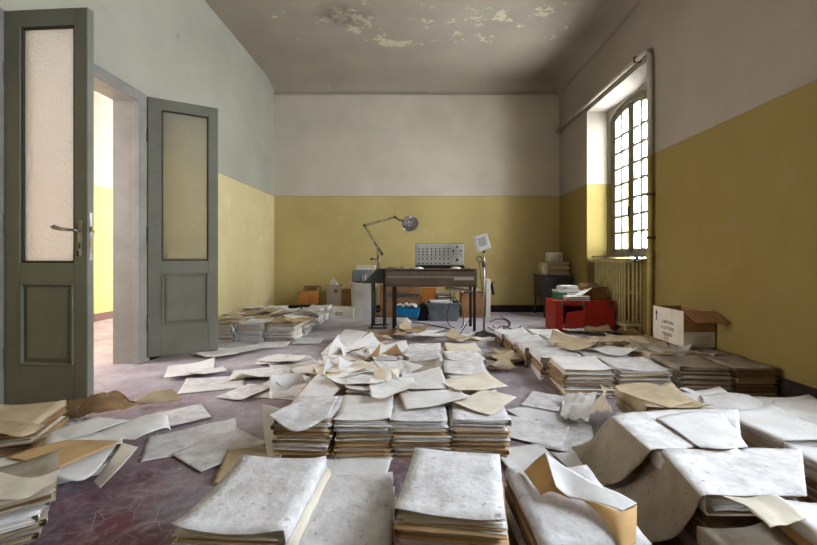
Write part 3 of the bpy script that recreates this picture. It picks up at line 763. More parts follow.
# nearest draped cover: flat on its stack, then falling left to the floor with its shade painted darker
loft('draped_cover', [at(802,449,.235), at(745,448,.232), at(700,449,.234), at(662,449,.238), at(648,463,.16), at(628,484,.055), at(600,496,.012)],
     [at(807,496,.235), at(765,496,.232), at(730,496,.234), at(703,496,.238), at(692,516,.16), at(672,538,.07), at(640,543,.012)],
     W2('dusty', 'tan'), 'long stained cover draped from the nearer right stack down to the floor', 'cover', th=0.002, amp=0.003, n=40, m=16, split=.5, third='shaded_drape')
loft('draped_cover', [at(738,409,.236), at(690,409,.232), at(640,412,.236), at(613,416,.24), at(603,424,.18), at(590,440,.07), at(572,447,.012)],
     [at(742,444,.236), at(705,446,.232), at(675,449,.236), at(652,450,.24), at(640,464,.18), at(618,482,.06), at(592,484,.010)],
     W2('dusty', 'tan'), 'stained cover draped off the farther right stack into a hollow', 'cover', th=0.002, amp=0.004, n=40, m=16, seed=2, split=.5, third='shaded_drape')
# peaked sheet over the nearest right-of-centre stack
loft('curled_sheet', [at(545,453,.295), at(566,467,.275), at(597,484,.262), at(618,493,.255), at(637,504,.248)],
     [at(556,487,.262), at(571,498,.238), at(594,502,.246), at(606,505,.246), at(622,511,.246)],
     W2('white', 'cartonorange'), 'white sheet with orange back curling over the right-of-centre nearest stack', 'sheet', amp=0.003, n=30)
loft('folded_flap', [at(582,499,.244), at(604,505,.246), at(622,511,.244), at(637,505,.246)], [at(598,512,.216), at(612,530,.213), at(622,549,.208), at(636,543,.21)],
     W2('paleorange', 'paleorange'), 'pale orange lining hanging from the end of the curled white sheet', 'sheet', amp=0.002)
loft('folded_flap', [at(524,471,.214), at(535,461,.255), at(545,453,.293)], [at(541,496,.212), at(552,492,.235), at(571,499,.236)],
     W2('paleorange', 'paleorange'), 'orange kraft flap rising to a peak beside the curled white sheet', 'sheet', amp=0.004)
loft('upright_flap', [at(600,396,.16), at(608,389,.235), at(600,384,.24)], [at(582,423,.02), at(594,412,.12), at(613,412,.235)],
     W2('cream', 'tan'), 'crumpled upright flap left of the farther draped cover', 'sheet', amp=0.02, freq=14)
loft('crumpled_sheet', [at(563,397,.05), at(580,394,.09), at(597,392,.13)], [at(560,418,.02), at(575,419,.06), at(588,420,.07)],
     W2('white', 'white'), 'crumpled white tissue sheet left of the upright flap', 'sheet', amp=0.03, freq=16)
loft('cover_board', [at(614,386,.226), at(650,383,.232), at(694,401,.226)], [at(618,391,.224), at(645,401,.228), at(670,408,.226)],
     W2('tan', 'tan'), 'tan cover board lying on the stack behind the draped covers', 'cover', th=.002, amp=0.001)
loft('paper_sheet', [at(656,418,.245), at(690,411,.256), at(722,413,.245)], [at(700,447,.243), at(722,449,.248), at(748,447,.243)],
     W2('white', 'kraft'), 'white sheet with a brown edge lying across the farther draped cover', 'sheet', amp=0.004)
loft('paper_sheet', [at(700,396,.16), at(735,393,.17), at(760,400,.16)], [at(712,418,.165), at(740,416,.20), at(770,412,.17)],
     W2('white', 'cream'), 'buckled white sheet behind the stacks at the right edge', 'sheet', amp=0.012)
loft('paper_sheet', [at(772,402,.165), at(800,399,.17), at(840,402,.165)], [at(800,428,.16), at(830,428,.17), at(860,424,.165)],
     W2('white', 'tan'), 'large white sheet lying at the right frame edge below the dark baseboard', 'sheet', amp=0.006)
loft('paper_sheet', [at(722,497,.24), at(742,505,.242), at(770,530,.245)], [at(735,497,.24), at(775,498,.25), at(806,520,.245)],
     W2('cream', 'kraft'), 'creased cream sheet folded on the bottom right corner stack', 'sheet', amp=0.012)
# left foreground
loft('cover_board', [at(6,457,.128), at(33,448,.130), at(68,440,.128)], [at(59,468,.128), at(90,455,.130), at(122,441,.128)],
     W2('kraft', 'kraft'), 'flat brown board lying on the slumped left stack', 'cover', th=.0025, amp=0.002)
loft('paper_sheet', [at(-12,462,.120), at(30,452,.121), at(75,444,.122), at(125,437,.12)], [at(-12,474,.105), at(35,470,.115), at(84,480,.095), at(118,442,.118)],
     W2('white', 'white'), 'long white printed sheet under the flat brown board', 'sheet', amp=0.003)
loft('paper_sheet', [at(82,437,.10), at(125,421,.12), at(163,414,.135), at(168,421,.10)], [at(135,440,.10), at(147,433,.12), at(165,428,.10), at(171,431,.05)],
     W2('white', 'cream'), 'bright white sheet bent over beyond the flat brown board', 'sheet', amp=0.004)
loft('paper_sheet', [at(40,437,.10), at(62,427,.12), at(98,417,.13)], [at(70,440,.10), at(90,433,.12), at(130,420,.13)],
     W2('white', 'cream'), 'ruled white sheet left of the bright bent sheet', 'sheet', amp=0.006)
loft('curled_cover', [at(-8,418,.18), at(20,421,.185), at(45,425,.175)], [at(-8,431,.165), at(18,437,.155), at(34,433,.15)],
     W2('tan', 'kraft'), 'tan cover sagging over the stack at the left frame edge', 'cover', th=.002, amp=0.004)
loft('curled_cover', [at(42,417,.03), at(62,403,.10), at(95,394,.14), at(118,391,.11), at(131,402,.07)], [at(62,419,.02), at(85,415,.05), at(110,412,.06), at(128,409,.05), at(142,406,.03)],
     W2('brown', 'tan'), 'crumpled brown cover below the near door leaf', 'cover', th=.002, amp=0.016, freq=12)
loft('curled_cover', [at(130,403,.06), at(150,392,.08), at(172,388,.10)], [at(136,404,.02), at(160,403,.02), at(183,400,.03)],
     W2('tan', 'brown'), 'bent tan cover right of the crumpled brown one', 'cover', th=.002, amp=0.006)
loft('cover_board', [at(-6,470,.153), at(28,478,.156), at(60,468,.15)], [at(-6,500,.152), at(22,498,.155), at(52,492,.15)],
     W2('cream', 'kraft'), 'cream cover slipping off the bottom left corner stack', 'cover', th=.002, amp=0.004)
loft('paper_sheet', [at(93,482,.035), at(110,460,.09), at(122,443,.11)], [at(100,488,.03), at(122,466,.08), at(138,447,.10)],
     W2('cream', 'tan'), 'narrow cream pages fanned at the right end of the slumped stack', 'sheet', amp=0.004)
# second and third row
loft('curled_cover', [at(268,415,.20), at(300,400,.215), at(338,396,.225)], [at(276,421,.186), at(296,432,.172), at(328,417,.20)],
     W2('dusty', 'kraft'), 'dusty cover curling over the leftmost stack of the second row', 'cover', th=.002, amp=0.007)
for k, (x0, x1) in enumerate(((262, 267), (266, 272))):
    loft('leaning_page', [at(x0,405,.19), at(x0+1,425,.12), at(x0+5,455,.02)], [at(x0+22-4*k,409,.20), at(x0+14,430,.12), at(x0+12,458,.01)],
         W2('white', 'cream'), ('outer' if k == 0 else 'inner')+' white page leaning against the left side of the second row', 'sheet', amp=0.003)
loft('curled_sheet', [at(345,329,.11), at(334,340,.10), at(320,354,.02)], [at(368,332,.13), at(356,343,.13), at(348,357,.04)],
     W2('white', 'cream'), 'large white sheet curling down at the far left of the loose heap', 'sheet', amp=0.004)
loft('curled_sheet', [at(333,362,.185), at(345,357,.22), at(382,366,.21)], [at(348,380,.17), at(362,379,.185), at(380,380,.175)],
     W2('cream', 'kraft'), 'cream sheet bulging in the middle of the loose heap', 'sheet', amp=0.008)
loft('curled_sheet', [at(374,365,.24), at(384,370,.25), at(400,368,.23)], [at(376,390,.17), at(388,393,.16), at(397,390,.17)],
     W2('cream', 'tan'), 'crumpled page standing at the right of the loose heap', 'sheet', amp=0.02, freq=14)
loft('paper_sheet', [at(319,372,.215), at(330,378,.20), at(340,388,.19)], [at(298,396,.17), at(312,398,.175), at(330,400,.18)],
     W2('white', 'kraft'), 'triangular white sheet behind the leftmost second row stack', 'sheet', amp=0.006)

def loose(px, py, z, w, l, rot, mats, label, amp=0.004, curls=(), group=None, name='paper_sheet', th=0.0012, cat='sheet', zup=0.0):
    c = at(px, py, z); rot = math.radians(rot); cs, sn = math.cos(rot), math.sin(rot); sd = px*0.37+py*0.11
    n, m = 18, 22; P = []
    for i in range(n):
        row = []
        for j in range(m):
            u = i/(n-1)-.5; v = j/(m-1)-.5; x = u*w; y = v*l
            zz = z+amp*(0.9+noise.noise(Vector((x*9, y*9, sd))) +0.5*noise.noise(Vector((x*22, y*22, sd)))+0.3*(1-abs(noise.noise(Vector((x*7+3, y*7, sd*2))))**.5*2))
            for (dx, dy, s0, h) in curls:
                s = u*dx+v*dy-s0
                if s > 0: zz += h*(s/0.4)**(1.0 if (dx*7+dy*3) % 1 > .4 else 1.7); x -= dx*h*0.4*(s/0.4)**2
            row.append(Vector((c.x+x*cs-y*sn, c.y+x*sn+y*cs, zz)))
        P.append(row)
    b = solid(P, th, None)
    return tag(finish(name, b, mats), label, cat, group)
# hand placed floor sheets
FS = [ # px, py, w, l, rot, mats, label
 (193,440,.30,.42,-62,('dusty','kraft'),'wide dusty sheet on the floor right of the bright bent sheet'),
 (222,449,.28,.34,-35,('dusty','kraft'),'grey sheet with a torn end left of the leaning white pages'),
 (172,418,.28,.36,-50,('dusty','tan'),'grey sheet lying left of the bare purple floor'),
 (252,462,.26,.30,15,('tan','kraft'),'stained tan sheet on the floor left of the second row'),
 (214,384,.34,.42,-70,('dusty','cream'),'long cream-grey sheet on the floor before the far door leaf'),
 (262,373,.30,.46,-72,('white','cream'),'pale yellowish sheet beyond the long floor sheet'),
 (292,362,.30,.40,-60,('white','cream'),'white sheet on the floor left of the loose heap'),
 (246,392,.22,.30,-20,('dusty','cream'),'narrow grey sheet in front of the long floor sheet'),
 (283,392,.28,.34,80,('dusty','kraft'),'flat grey sheet left of the triangular white one'),
 (213,351,.24,.30,-75,('white','cream'),'small white sheet at the foot of the far door leaf'),
 (272,345,.30,.34,-80,('dusty','cream'),'grey sheet in front of the left wall stacks'),
 (308,341,.30,.30,-85,('dusty','dusty'),'flat grey sheet far left of the white curl'),
 (545,417,.30,.38,25,('white','cream'),'white sheet on the floor right of the second row'),
 (563,436,.30,.36,-20,('dusty','cream'),'dusty sheet in the hollow before the draped covers'),
 (532,432,.26,.34,60,('dusty','cream'),'grey sheet beside the rightmost second row stack'),
 (545,401,.24,.30,-30,('dusty','tan'),'grey sheet farther back on the floor right of the second row'),
 (350,470,.28,.34,85,('white','cream'),'white sheet on the floor before the second row'),
 (530,462,.26,.30,10,('white','tan'),'white sheet behind the nearest stack right of centre'),
 (600,470,.28,.34,10,('white','cream'),'white sheet on the floor between the two draped covers'),
 (30,408,.10,.14,20,('white','white'),'small white scrap under the near door leaf'),
 (60,405,.07,.12,60,('white','white'),'second white scrap under the near door leaf'),
]
for i, (px, py, ww, ll, rt, mt, lb) in enumerate(FS):
    loose(px, py, 0.003+0.0035*(i % 4), ww, ll, rt, W2(*mt), lb, amp=0.003 if i < 19 else 0.001, curls=((rnd.choice([-1, 1]), rnd.uniform(-.5, .5), 0.34, rnd.uniform(0, .03)),) if i < 19 else ())
# the loose heap between the left aisle and the rows: counted individuals, named from left to right
def band(items, phrase, group, mk):
    items = sorted(items, key=lambda q: q[0]); N = len(items)
    for k, it in enumerate(items):
        mk(it, '%s, %s from the left' % (phrase(it), ordinal(k+1)) if k else '%s, the leftmost' % phrase(it), group)
def ordinal(k):
    w = ['first','second','third','fourth','fifth','sixth','seventh','eighth','ninth','tenth','eleventh','twelfth','thirteenth','fourteenth','fifteenth','sixteenth','seventeenth','eighteenth','nineteenth','twentieth']
    return w[k-1] if k <= 20 else 'twenty-'+w[k-21]
def mk_heap(it, lab, group):
    px, py, z, ww, ll, rt, mt, cu, am = it
    loose(px, py, z, ww, ll, rt, W2(*mt), lab, amp=am, curls=cu, group=group)
R = random.Random(5)
def gen(n, x0, x1, y0, y1, zf, amp, mats, hmax, wl=(.2,.28,.28,.36)):
    out = []
    for k in range(n):
        px = x0+(x1-x0)*(k+R.uniform(.1,.9))/n; py = R.uniform(y0, y1)
        cu = tuple((R.choice([-1, 1])*R.uniform(.3, 1), R.uniform(-1, 1), R.uniform(.15, .35), R.uniform(.02, hmax)) for _ in range(2))
        out.append((px, py, zf(px, py), R.uniform(wl[0], wl[1]), R.uniform(wl[2], wl[3]), R.uniform(-80, 80), R.choice(mats), cu, amp))
    return out
LKS = {'white': 'white', 'cream': 'cream', 'tan': 'stained tan', 'dusty': 'dusty grey', 'kraft': 'brown', 'dim': 'grimy', 'brown': 'dark brown'}
mixm = [('white','cream'), ('white','kraft'), ('white','kraft'), ('white','white'), ('dusty','cream'), ('cream','kraft')]
band(gen(11, 285, 342, 352, 392, lambda x, y: .03+.10*max(0, (x-285)/57)+R.uniform(0,.02), .008, mixm, .09), lambda i: 'curled %s sheet on the left slope of the heap' % LKS[i[6][0]], 'curled sheets on the left slope of the loose heap', mk_heap)
band(gen(12, 335, 402, 342, 362, lambda x, y: .165+R.uniform(0,.02), .008, mixm, .07), lambda i: 'curled %s sheet at the back of the loose heap' % LKS[i[6][0]], 'curled sheets at the back of the loose heap', mk_heap)
band(gen(11, 335, 402, 366, 393, lambda x, y: .19+R.uniform(0,.02), .006, mixm, .06), lambda i: 'curled %s sheet on top of the front of the heap' % LKS[i[6][0]], 'curled sheets at the front of the loose heap', mk_heap)
band(gen(10, 362, 480, 331, 341, lambda x, y: .03+R.uniform(0,.06), .010, [('tan','kraft'), ('kraft','brown'), ('cream','tan'), ('brown','kraft'), ('white','cream')], .10), lambda i: 'wrinkled %s sheet on the floor before the organ' % LKS[i[6][0]], 'wrinkled sheets on the floor before the organ', mk_heap)
band(gen(7, 492, 522, 352, 368, lambda x, y: .012+R.uniform(0,.05), .006, [('tan','kraft'), ('kraft','brown'), ('dim','tan')], .03, (.16,.22,.22,.3)), lambda i: 'flat %s sheet in the small pile right of the rows' % LKS[i[6][0]], 'sheets piled right of the centre rows', mk_heap)
band(gen(4, 405, 500, 380, 404, lambda x, y: .19+R.uniform(0,.006), .003, [('white','cream'), ('dusty','cream'), ('cream','kraft')], .02), lambda i: 'thin %s sheet lying over the second and third rows' % LKS[i[6][0]], 'sheets lying over the second and third rows', mk_heap)
band(gen(10, 222, 325, 304, 322, lambda x, y: .212+R.uniform(0,.012), .008, [('dusty','cream'), ('tan','kraft'), ('white','cream'), ('kraft','tan')], .06), lambda i: 'curled %s sheet on the left wall stacks' % LKS[i[6][0]], 'curled sheets on the left wall stacks', mk_heap)
band(gen(9, 560, 700, 334, 364, lambda x, y: .19+R.uniform(0,.012), .004, [('white','cream'), ('dusty','tan'), ('dim','kraft'), ('tan','brown')], .04), lambda i: 'creased %s sheet on the right wall stacks' % LKS[i[6][0]], 'creased sheets on the right wall stacks', mk_heap)
band(gen(8, 575, 660, 325, 336, lambda x, y: .01+R.uniform(0,.05), .010, [('dim','tan'), ('dusty','tan'), ('brown','kraft'), ('tan','kraft')], .06), lambda i: 'grimy %s sheet on the floor under the radiator' % LKS[i[6][0]].replace('grimy', 'grey'), 'grimy sheets on the floor under the radiator', mk_heap)
band(gen(9, 180, 330, 348, 398, lambda x, y: .018+R.uniform(0,.012), .004, [('dusty','cream'), ('white','cream'), ('white','kraft')], .035, (.22,.30,.28,.40)), lambda i: 'flat %s sheet on the dusty floor beyond the left aisle' % LKS[i[6][0]], 'flat sheets on the floor between door and heap', mk_heap)
loose(690,391/1.0,.205,.05,.10,10,W2('white','white'),'tiny white scrap on the stacks behind the draped covers', amp=.001)

# scattered crumbs of plaster and paper
b = MB(); rr = random.Random(3)
for k in range(900):
    px = rr.choice([rr.uniform(0, 90), rr.uniform(90, 820)]); py = rr.uniform(315, 470) if px > 90 else rr.uniform(403, 425)
    p = at(px, py, 0); s = rr.uniform(.002, .009) if px > 90 else rr.uniform(.004, .018)
    if not (-2.4 < p.x < 2.4 and p.y < 6.8): continue
    a = rr.uniform(0, 6.3); q = []
    for j in range(5):
        an = a+j*2*PI/5; d = s*rr.uniform(.5, 1.1); q.append((p.x+d*math.cos(an), p.y+d*math.sin(an)))
    h = s*0.25
    vs = [(x, y, 0.0) for x, y in q]+[(lerp(p.x, x, .8), lerp(p.y, y, .8), h) for x, y in q]
    b.add(vs, [(4,3,2,1,0), (5,6,7,8,9)]+[(j, (j+1) % 5, 5+(j+1) % 5, 5+j) for j in range(5)])
o = b.build('plaster_crumbs', M_['white']); tag(o, 'small white crumbs of plaster and paper scattered over the floor', 'debris', kind='stuff')

# ------------------------------------------------------------------ furniture and equipment
def open_box(root_label, cat, name, X0, X1, Y0, Y1, z0, h, m_out, m_in=None, th=0.006, taper=0.0, rz=0.0, flaps=(), group=None):
    cx, cy = (X0+X1)/2, (Y0+Y1)/2; w, l = X1-X0, Y1-Y0
    root = thing(name, root_label, cat, (cx, cy, z0), rz, group)
    b = MB(); t = taper
    def ringpts(i, z, k): 
        a = w/2-i-(t*(1-k)); c = l/2-i-(t*(1-k)); return [(-a,-c,z), (a,-c,z), (a,c,z), (-a,c,z)]
    vs = ringpts(0, 0, 0)+ringpts(0, h, 1)+ringpts(th, th, 0)+ringpts(th, h, 1)
    fs = [(3,2,1,0), (8,9,10,11)]
    for k in range(4):
        q = (k+1) % 4
        fs += [(k, q, 4+q, 4+k), (8+q, 8+k, 12+k, 12+q), (4+k, 4+q, 12+q, 12+k)]
    b.add(vs, fs); b.m = [0]*len(b.f)
    for i in range(len(b.f)):
        if i == 1 or (i > 1 and (i-2) % 3 == 1): b.m[i] = 1
    b.build('box_body', [m_out, m_in or m_out], root)
    for (side, length, ang) in flaps:
        b = MB(); wd = (w if side in 'fb' else l)
        b.box(-wd/2+.004, wd/2-.004, 0, length, -th/2, th/2)
        a = math.radians(ang)
        M = {'f': Matrix.Translation((0,-l/2,h)) @ Matrix.Rotation(PI, 4, 'Z'), 'b': Matrix.Translation((0,l/2,h)),
             'l': Matrix.Translation((-w/2,0,h)) @ Matrix.Rotation(PI/2, 4, 'Z'), 'r': Matrix.Translation((w/2,0,h)) @ Matrix.Rotation(-PI/2, 4, 'Z')}[side] @ Matrix.Rotation(a, 4, 'X')
        b.v = [tuple(M @ Vector(v)) for v in b.v]
        b.build('box_flap', m_in or m_out, root)
    return root
def lines_text(parent, M, rows, mat_, name='printed_text', seed=1, size=0.02, gap=1.5):
    return [text_mesh(t, size, 0.0004, mat_, M @ Matrix.Translation((0, -i*size*gap, 0)), name, parent) for i, t in enumerate(rows)]

# carton by the right wall
rt = open_box('open white cardboard carton with brown inside on the stacks by the right wall', 'box', 'cardboard_carton', 2.185, 2.445, 3.28, 3.70, 0.2085, 0.295, M_['cartonwhite'], M_['carton'], flaps=(('f', .17, -24),))
b = MB(); b.box(-.128, .128, -.2125, -.2102, .125, .292); b.build('brown_band', M_['carton'], rt)
ML = Matrix.Translation((-.1315, .0, .17)) @ Matrix.Rotation(-PI/2, 4, 'Z') @ Matrix.Rotation(PI/2, 4, 'X') 
lines_text(rt, ML @ Matrix.Translation((0,0,0)), ['QUESTO LATO', 'E DA TENERE', 'DIRITTO'][:0] or ['CARTON', 'A LETTERE', 'FRAGILE'], M_['ink'], size=.038, gap=1.35)
b = MB(); Mx = Matrix.Translation((-.1312, .155, .22))
for vsq in ([(0,-.006,-.05),(0,.006,-.05),(0,.006,.01),(0,-.006,.01)], [(0,-.018,.01),(0,.018,.01),(0,0,.045)]):
    k = len(vsq); b.add([Mx @ Vector(v) for v in vsq]+[Mx @ Vector((v[0]-.0008, v[1], v[2])) for v in vsq], [tuple(range(k)), tuple(range(k, 2*k))]+[(i, (i+1) % k, k+(i+1) % k, k+i) for i in range(k)])
b.build('arrow_mark', M_['ink'], rt)
b = MB(); b.box(-.1318, -.1302, -.02, .05, .004, .06); b.build('tape_patch', M_['tan'], rt)
MF = Matrix.Translation((.03, -.2118, .085)) @ Matrix.Rotation(PI/2, 4, 'X')
lines_text(rt, MF, ['TIPO 24 X 33', 'MODULI CARTA', 'CONFEZIONE'], M_['kraft'], size=.020)
b = MB(); b.tube([at(662,351,.222), at(697,352,.222)], .011, 8); b.v = [tuple(v) for v in b.v]
tag(finish('paper_roll', b, [M_['cream']]), 'thin cream paper roll lying in front of the white carton', 'roll')

# red metal box with things on it
rt = thing('red_metal_box', 'long red painted metal box with a dented front below the radiator', 'box', (2.12, 5.24, 0))
b = MB(); x0, x1, y0, y1, h = -.375, .375, -.19, .19, .385; t = .008
b.box(x0, x1, y1-t, y1, 0, h); b.box(x0, x0+t, y0, y1-t, 0, h); b.box(x1-t, x1, y0, y1-t, 0, h); b.box(x0+t, x1-t, y0, y1-t, 0, t); b.box(x0-.004, x1+.004, y0-.004, y1+.004, h, h+.012, bev=.003)
b.box(x0+t, x0+.10, y0, y0+t, 0, h); b.box(x0+.10, x1-t, y0, y0+t, h-.05, h); b.box(x0+.36, x1-t, y0, y0+t, 0, h-.05)
b.build('box_body', M_['red'], rt)
b = MB(); vs = [(x0+.10,0,0), (x0+.37,0,0), (x0+.37,0,h-.10), (x0+.14,0,h-.14)]
Mt = Matrix.Translation((0, y0-.002, .004)) @ Matrix.Rotation(math.radians(4), 4, 'X')
b.add([Mt @ Vector((v[0], v[1]+d, v[2])) for d in (-.004, .004) for v in vs], [(0,1,2,3), (7,6,5,4), (0,4,5,1), (1,5,6,2), (2,6,7,3), (3,7,4,0)]); b.build('loose_front_panel', M_['red'], rt)
for x in (-.30, -.02, .31):
    b = MB(); b.box(x-.022, x+.022, y0-.012, y0-.003, h-.06, h-.01, bev=.003); b.tube([(x, y0-.014, h-.055), (x, y0-.014, h-.02)], .006, 8); b.build('latch', M_['darkmetal'], rt)
rt = thing('card_box', 'green and white card box on the left end of the red metal box', 'box', (1.99, 5.30, .399), math.radians(6))
b = MB(); b.box(-.16, .14, -.09, .10, 0, .105, bev=.002); b.build('box_body', M_['green'], rt)
b = MB(); b.box(-.163, .143, -.093, .103, .092, .118, bev=.002); b.box(-.05, .13, -.0945, -.0935, .02, .085); b.build('lid', M_['panelgrey'], rt)
stackz = .520
b = MB()
for k in range(4): b.box(-.13+.004*k, .11-.006*k, -.08, .08, .0135*k, .0135*k+.012, k % 2, Matrix.Rotation(.1*k, 4, 'Z'), bev=.003)
one('paper_bundle', b, [M_['white'], M_['panelgrey']], 'bundle of pale envelopes on the green card box', 'papers', (2.0, 5.30, stackz))
P0 = Vector((2.17, 5.14, .40))
b = MB()
for k in range(5): b.box(-.17, .13, -.07, .07, .011*k, .011*k+.009, (0, 1, 0, 2, 0)[k], Matrix.Rotation(.06*k-.1, 4, 'Z'), bev=.002)
one('magazine_bundle', b, [M_['white'], M_['carton'], M_['kraft']], 'flat magazines stacked at the front of the red metal box', 'papers', (2.06, 5.125, .399))
loft('curled_sheet', [(2.02,5.09,.456), (2.10,5.08,.47), (2.22,5.09,.55)], [(2.06,5.22,.456), (2.14,5.22,.50), (2.27,5.2,.56)], W2('white','cream'), 'white booklet curling up on the red metal box', 'sheet', amp=.002, th=.006)
open_box('shallow brown cardboard box on the right end of the red metal box', 'box', 'cardboard_box', 2.20, 2.46, 5.18, 5.42, .399, .15, M_['carton'], M_['brown'], flaps=(('f', .05, 20), ('b', .06, 50)))

# slate cabinet in the corner
rt = thing('filing_cabinet', 'dark slate metal desk pedestal on castors in the far right corner', 'cabinet', (2.205, 6.50, 0))
b = MB(); b.box(-.22, .225, -.24, .30, .30, .64, bev=.006); b.build('cabinet_body', M_['cabinet'], rt)
b = MB(); b.box(-.235, .235, -.255, .31, .64, .67, bev=.005); b.build('cabinet_top', M_['cabinet'], rt)
for z0, z1 in ((.48, .63), (.315, .47)):
    b = MB(); b.box(-.205, .21, -.252, -.240, z0, z1, bev=.004); d = b.build('drawer', M_['cabinet'], rt)
    b = MB(); b.tube([(-.06, -.253, z1-.04), (-.06, -.272, z1-.04), (.06, -.272, z1-.04), (.06, -.253, z1-.04)], .005, 6); b.build('drawer_handle', M_['metal'], d)
for x in (-.20, .205):
    for y in (-.22, .28):
        b = MB(); b.box(x-.013, x+.013, y-.013, y+.013, .055, .30); lg = b.build('leg', M_['cabinet'], rt)
        b = MB(); b.lathe([(0,-.012), (.025,-.012), (.028,-.006), (.028,.006), (.025,.012), (0,.012)], 14, Matrix.Translation((x, y, .028)) @ Matrix.Rotation(PI/2, 4, 'Y')); b.build('castor', M_['black'], lg)
b = MB(); b.box(-.10, .10, -.09, .10, 0, .14, bev=.004)
o = one('card_box', b, M_['cartonwhite'], 'white card box with small red stamps, topmost in the far right corner', 'box', (2.20, 6.42, .885), math.radians(4))
for q in ((.055, .10), (.055, .035), (.06, .07)):
    bb = MB(); bb.box(q[0]-.012, q[0]+.014, -.0915, -.0905, q[1]-.01, q[1]+.01); bb.build('red_stamp', M_['redknob'], o)
for k in range(5):
    b = MB(); b.box(-.155, .155, -.11, .12, 0, .034, 0, bev=.004)
    for j in range(4): b.box(-.152, .152, -.113, -.108, .004+.0075*j, .008+.0075*j, 1)
    one('paper_bundle', b, [M_['cream'], M_['tan']] if k % 2 == 0 else [M_['tan'], M_['kraft']], 'cream paper bundle on the dark corner cabinet, %s' % ('lowest of five', 'second from below', 'middle of five', 'second from the top', 'top one under the white box')[k], 'papers', (2.245+.008*(-1)**k, 6.42, .672+.0415*k), math.radians((-1)**k*3), 'paper bundles on the corner cabinet')
b = MB(); b.box(-.045, .045, -.09, .09, 0, .19, bev=.004)
one('card_box', b, M_['tan'], 'small tan card box at the left of the bundles on the corner cabinet', 'box', (2.028, 6.42, .672))

# electric organ
rt = thing('electric_organ', 'brown electric organ on four black legs with a pale strip along its front', 'organ', (.178, 5.30, 0))
b = MB(); L_ = .583
prof = [(-.22,.60), (-.22,.70), (-.205,.765), (-.16,.782), (.22,.785), (.22,.57), (-.19,.57)]
vs = [(-L_, y, z) for y, z in prof]+[(L_, y, z) for y, z in prof]; k = len(prof)
b.add(vs, [tuple(range(k)), tuple(range(2*k-1, k-1, -1))]+[(i, (i+1) % k, k+(i+1) % k, k+i) for i in range(k)]); b.build('case', M_['organ'], rt)
b = MB(); b.box(-L_+.03, .36, -.226, -.2195, .690, .700); b.build('front_strip', M_['stripe'], rt)
b = MB(); b.box(.29, .545, -.227, -.2195, .655, .70, bev=.002); b.build('name_plate', M_['stripe'], rt)
b = MB(); b.box(-L_-.012, L_+.012, -.20, .235, .783, .797, bev=.004); b.build('lid', M_['organ'], rt)
for x in (-.475, .555):
    for y in (-.19, .19):
        b = MB(); b.box(x-.017, x+.017, y-.017, y+.017, .02, .57, bev=.003); lg = b.build('leg', M_['black'], rt)
        b = MB(); b.tube([(x, y, 0), (x, y, .022)], .022, 10); b.build('rubber_foot', M_['black'], lg)
b = MB(); b.box(.20, .52, -.12, .12, -.012, .012, 0, Matrix.Translation((0,0,.565)) @ Matrix.Rotation(.12, 4, 'Y')); b.build('swell_bracket', M_['metal'], rt)
# mixer panel
rt = thing('mixer_panel', 'light grey upright mixer panel with rows of knobs on the organ', 'mixer', (.308, 5.37, .797))
b = MB(); b.box(-.325, .325, -.01, .11, .03, .335, bev=.004); b.build('case', M_['darkmetal'], rt)
b = MB(); b.box(-.318, .318, -.016, -.010, .045, .328, bev=.002); b.build('front_panel', M_['panelgrey'], rt)
b = MB(); b.box(-.33, .33, -.03, .12, 0, .03, bev=.004); b.build('base', M_['black'], rt)
b = MB(); b.lathe([(0,-.016), (.006,-.016), (.008,-.012), (.010,0)], 10, Matrix.Rotation(-PI/2, 4, 'X') @ Matrix.Diagonal((1,1,1,1)))
km = b.mesh('knob', M_['black']); km2 = km.copy(); km2.materials.clear(); km2.materials.append(M_['redknob'])
for i in range(8):
    for j, (z, s) in enumerate(((.30,.5), (.262,1), (.222,1), (.182,1), (.130,1), (.068,1.05))):
        o = bpy.data.objects.new('knob', km2 if (j == 3 and i > 3) or (j == 2 and i > 5) else km); C.objects.link(o); o.parent = rt
        o.location = (-.285+.0565*i, -.0165, z); o.scale = (s, 1, s)
for (x, z, s) in ((.215,.29,1.5), (.165,.235,1.3), (.265,.235,1.3), (.168,.19,.8), (.265,.19,.8)):
    o = bpy.data.objects.new('knob', km); C.objects.link(o); o.parent = rt; o.location = (x+.015, -.0165, z); o.scale = (s, 1, s)
b = MB(); b.lathe([(.016,0), (.022,-.004), (.026,0)], 16, Matrix.Translation((.23,-.018,.222)) @ Matrix.Rotation(-PI/2, 4, 'X')); b.build('dial_ring', M_['stripe'], rt)
b = MB(); b.tube([(.23,-.016,.10), (.226,-.05,.115)], .006, 8); b.lathe([(0,-.02),(.013,-.016),(.016,0),(.013,.016),(0,.02)], 12, Matrix.Translation((.226,-.052,.116))); b.build('joystick', M_['black'], rt)
b = MB(); b.box(.145, .147, -.0175, -.0155, .05, .325); b.box(-.318, .318, -.0172, -.0158, .155, .157); b.build('divider_line', M_['darkmetal'], rt)
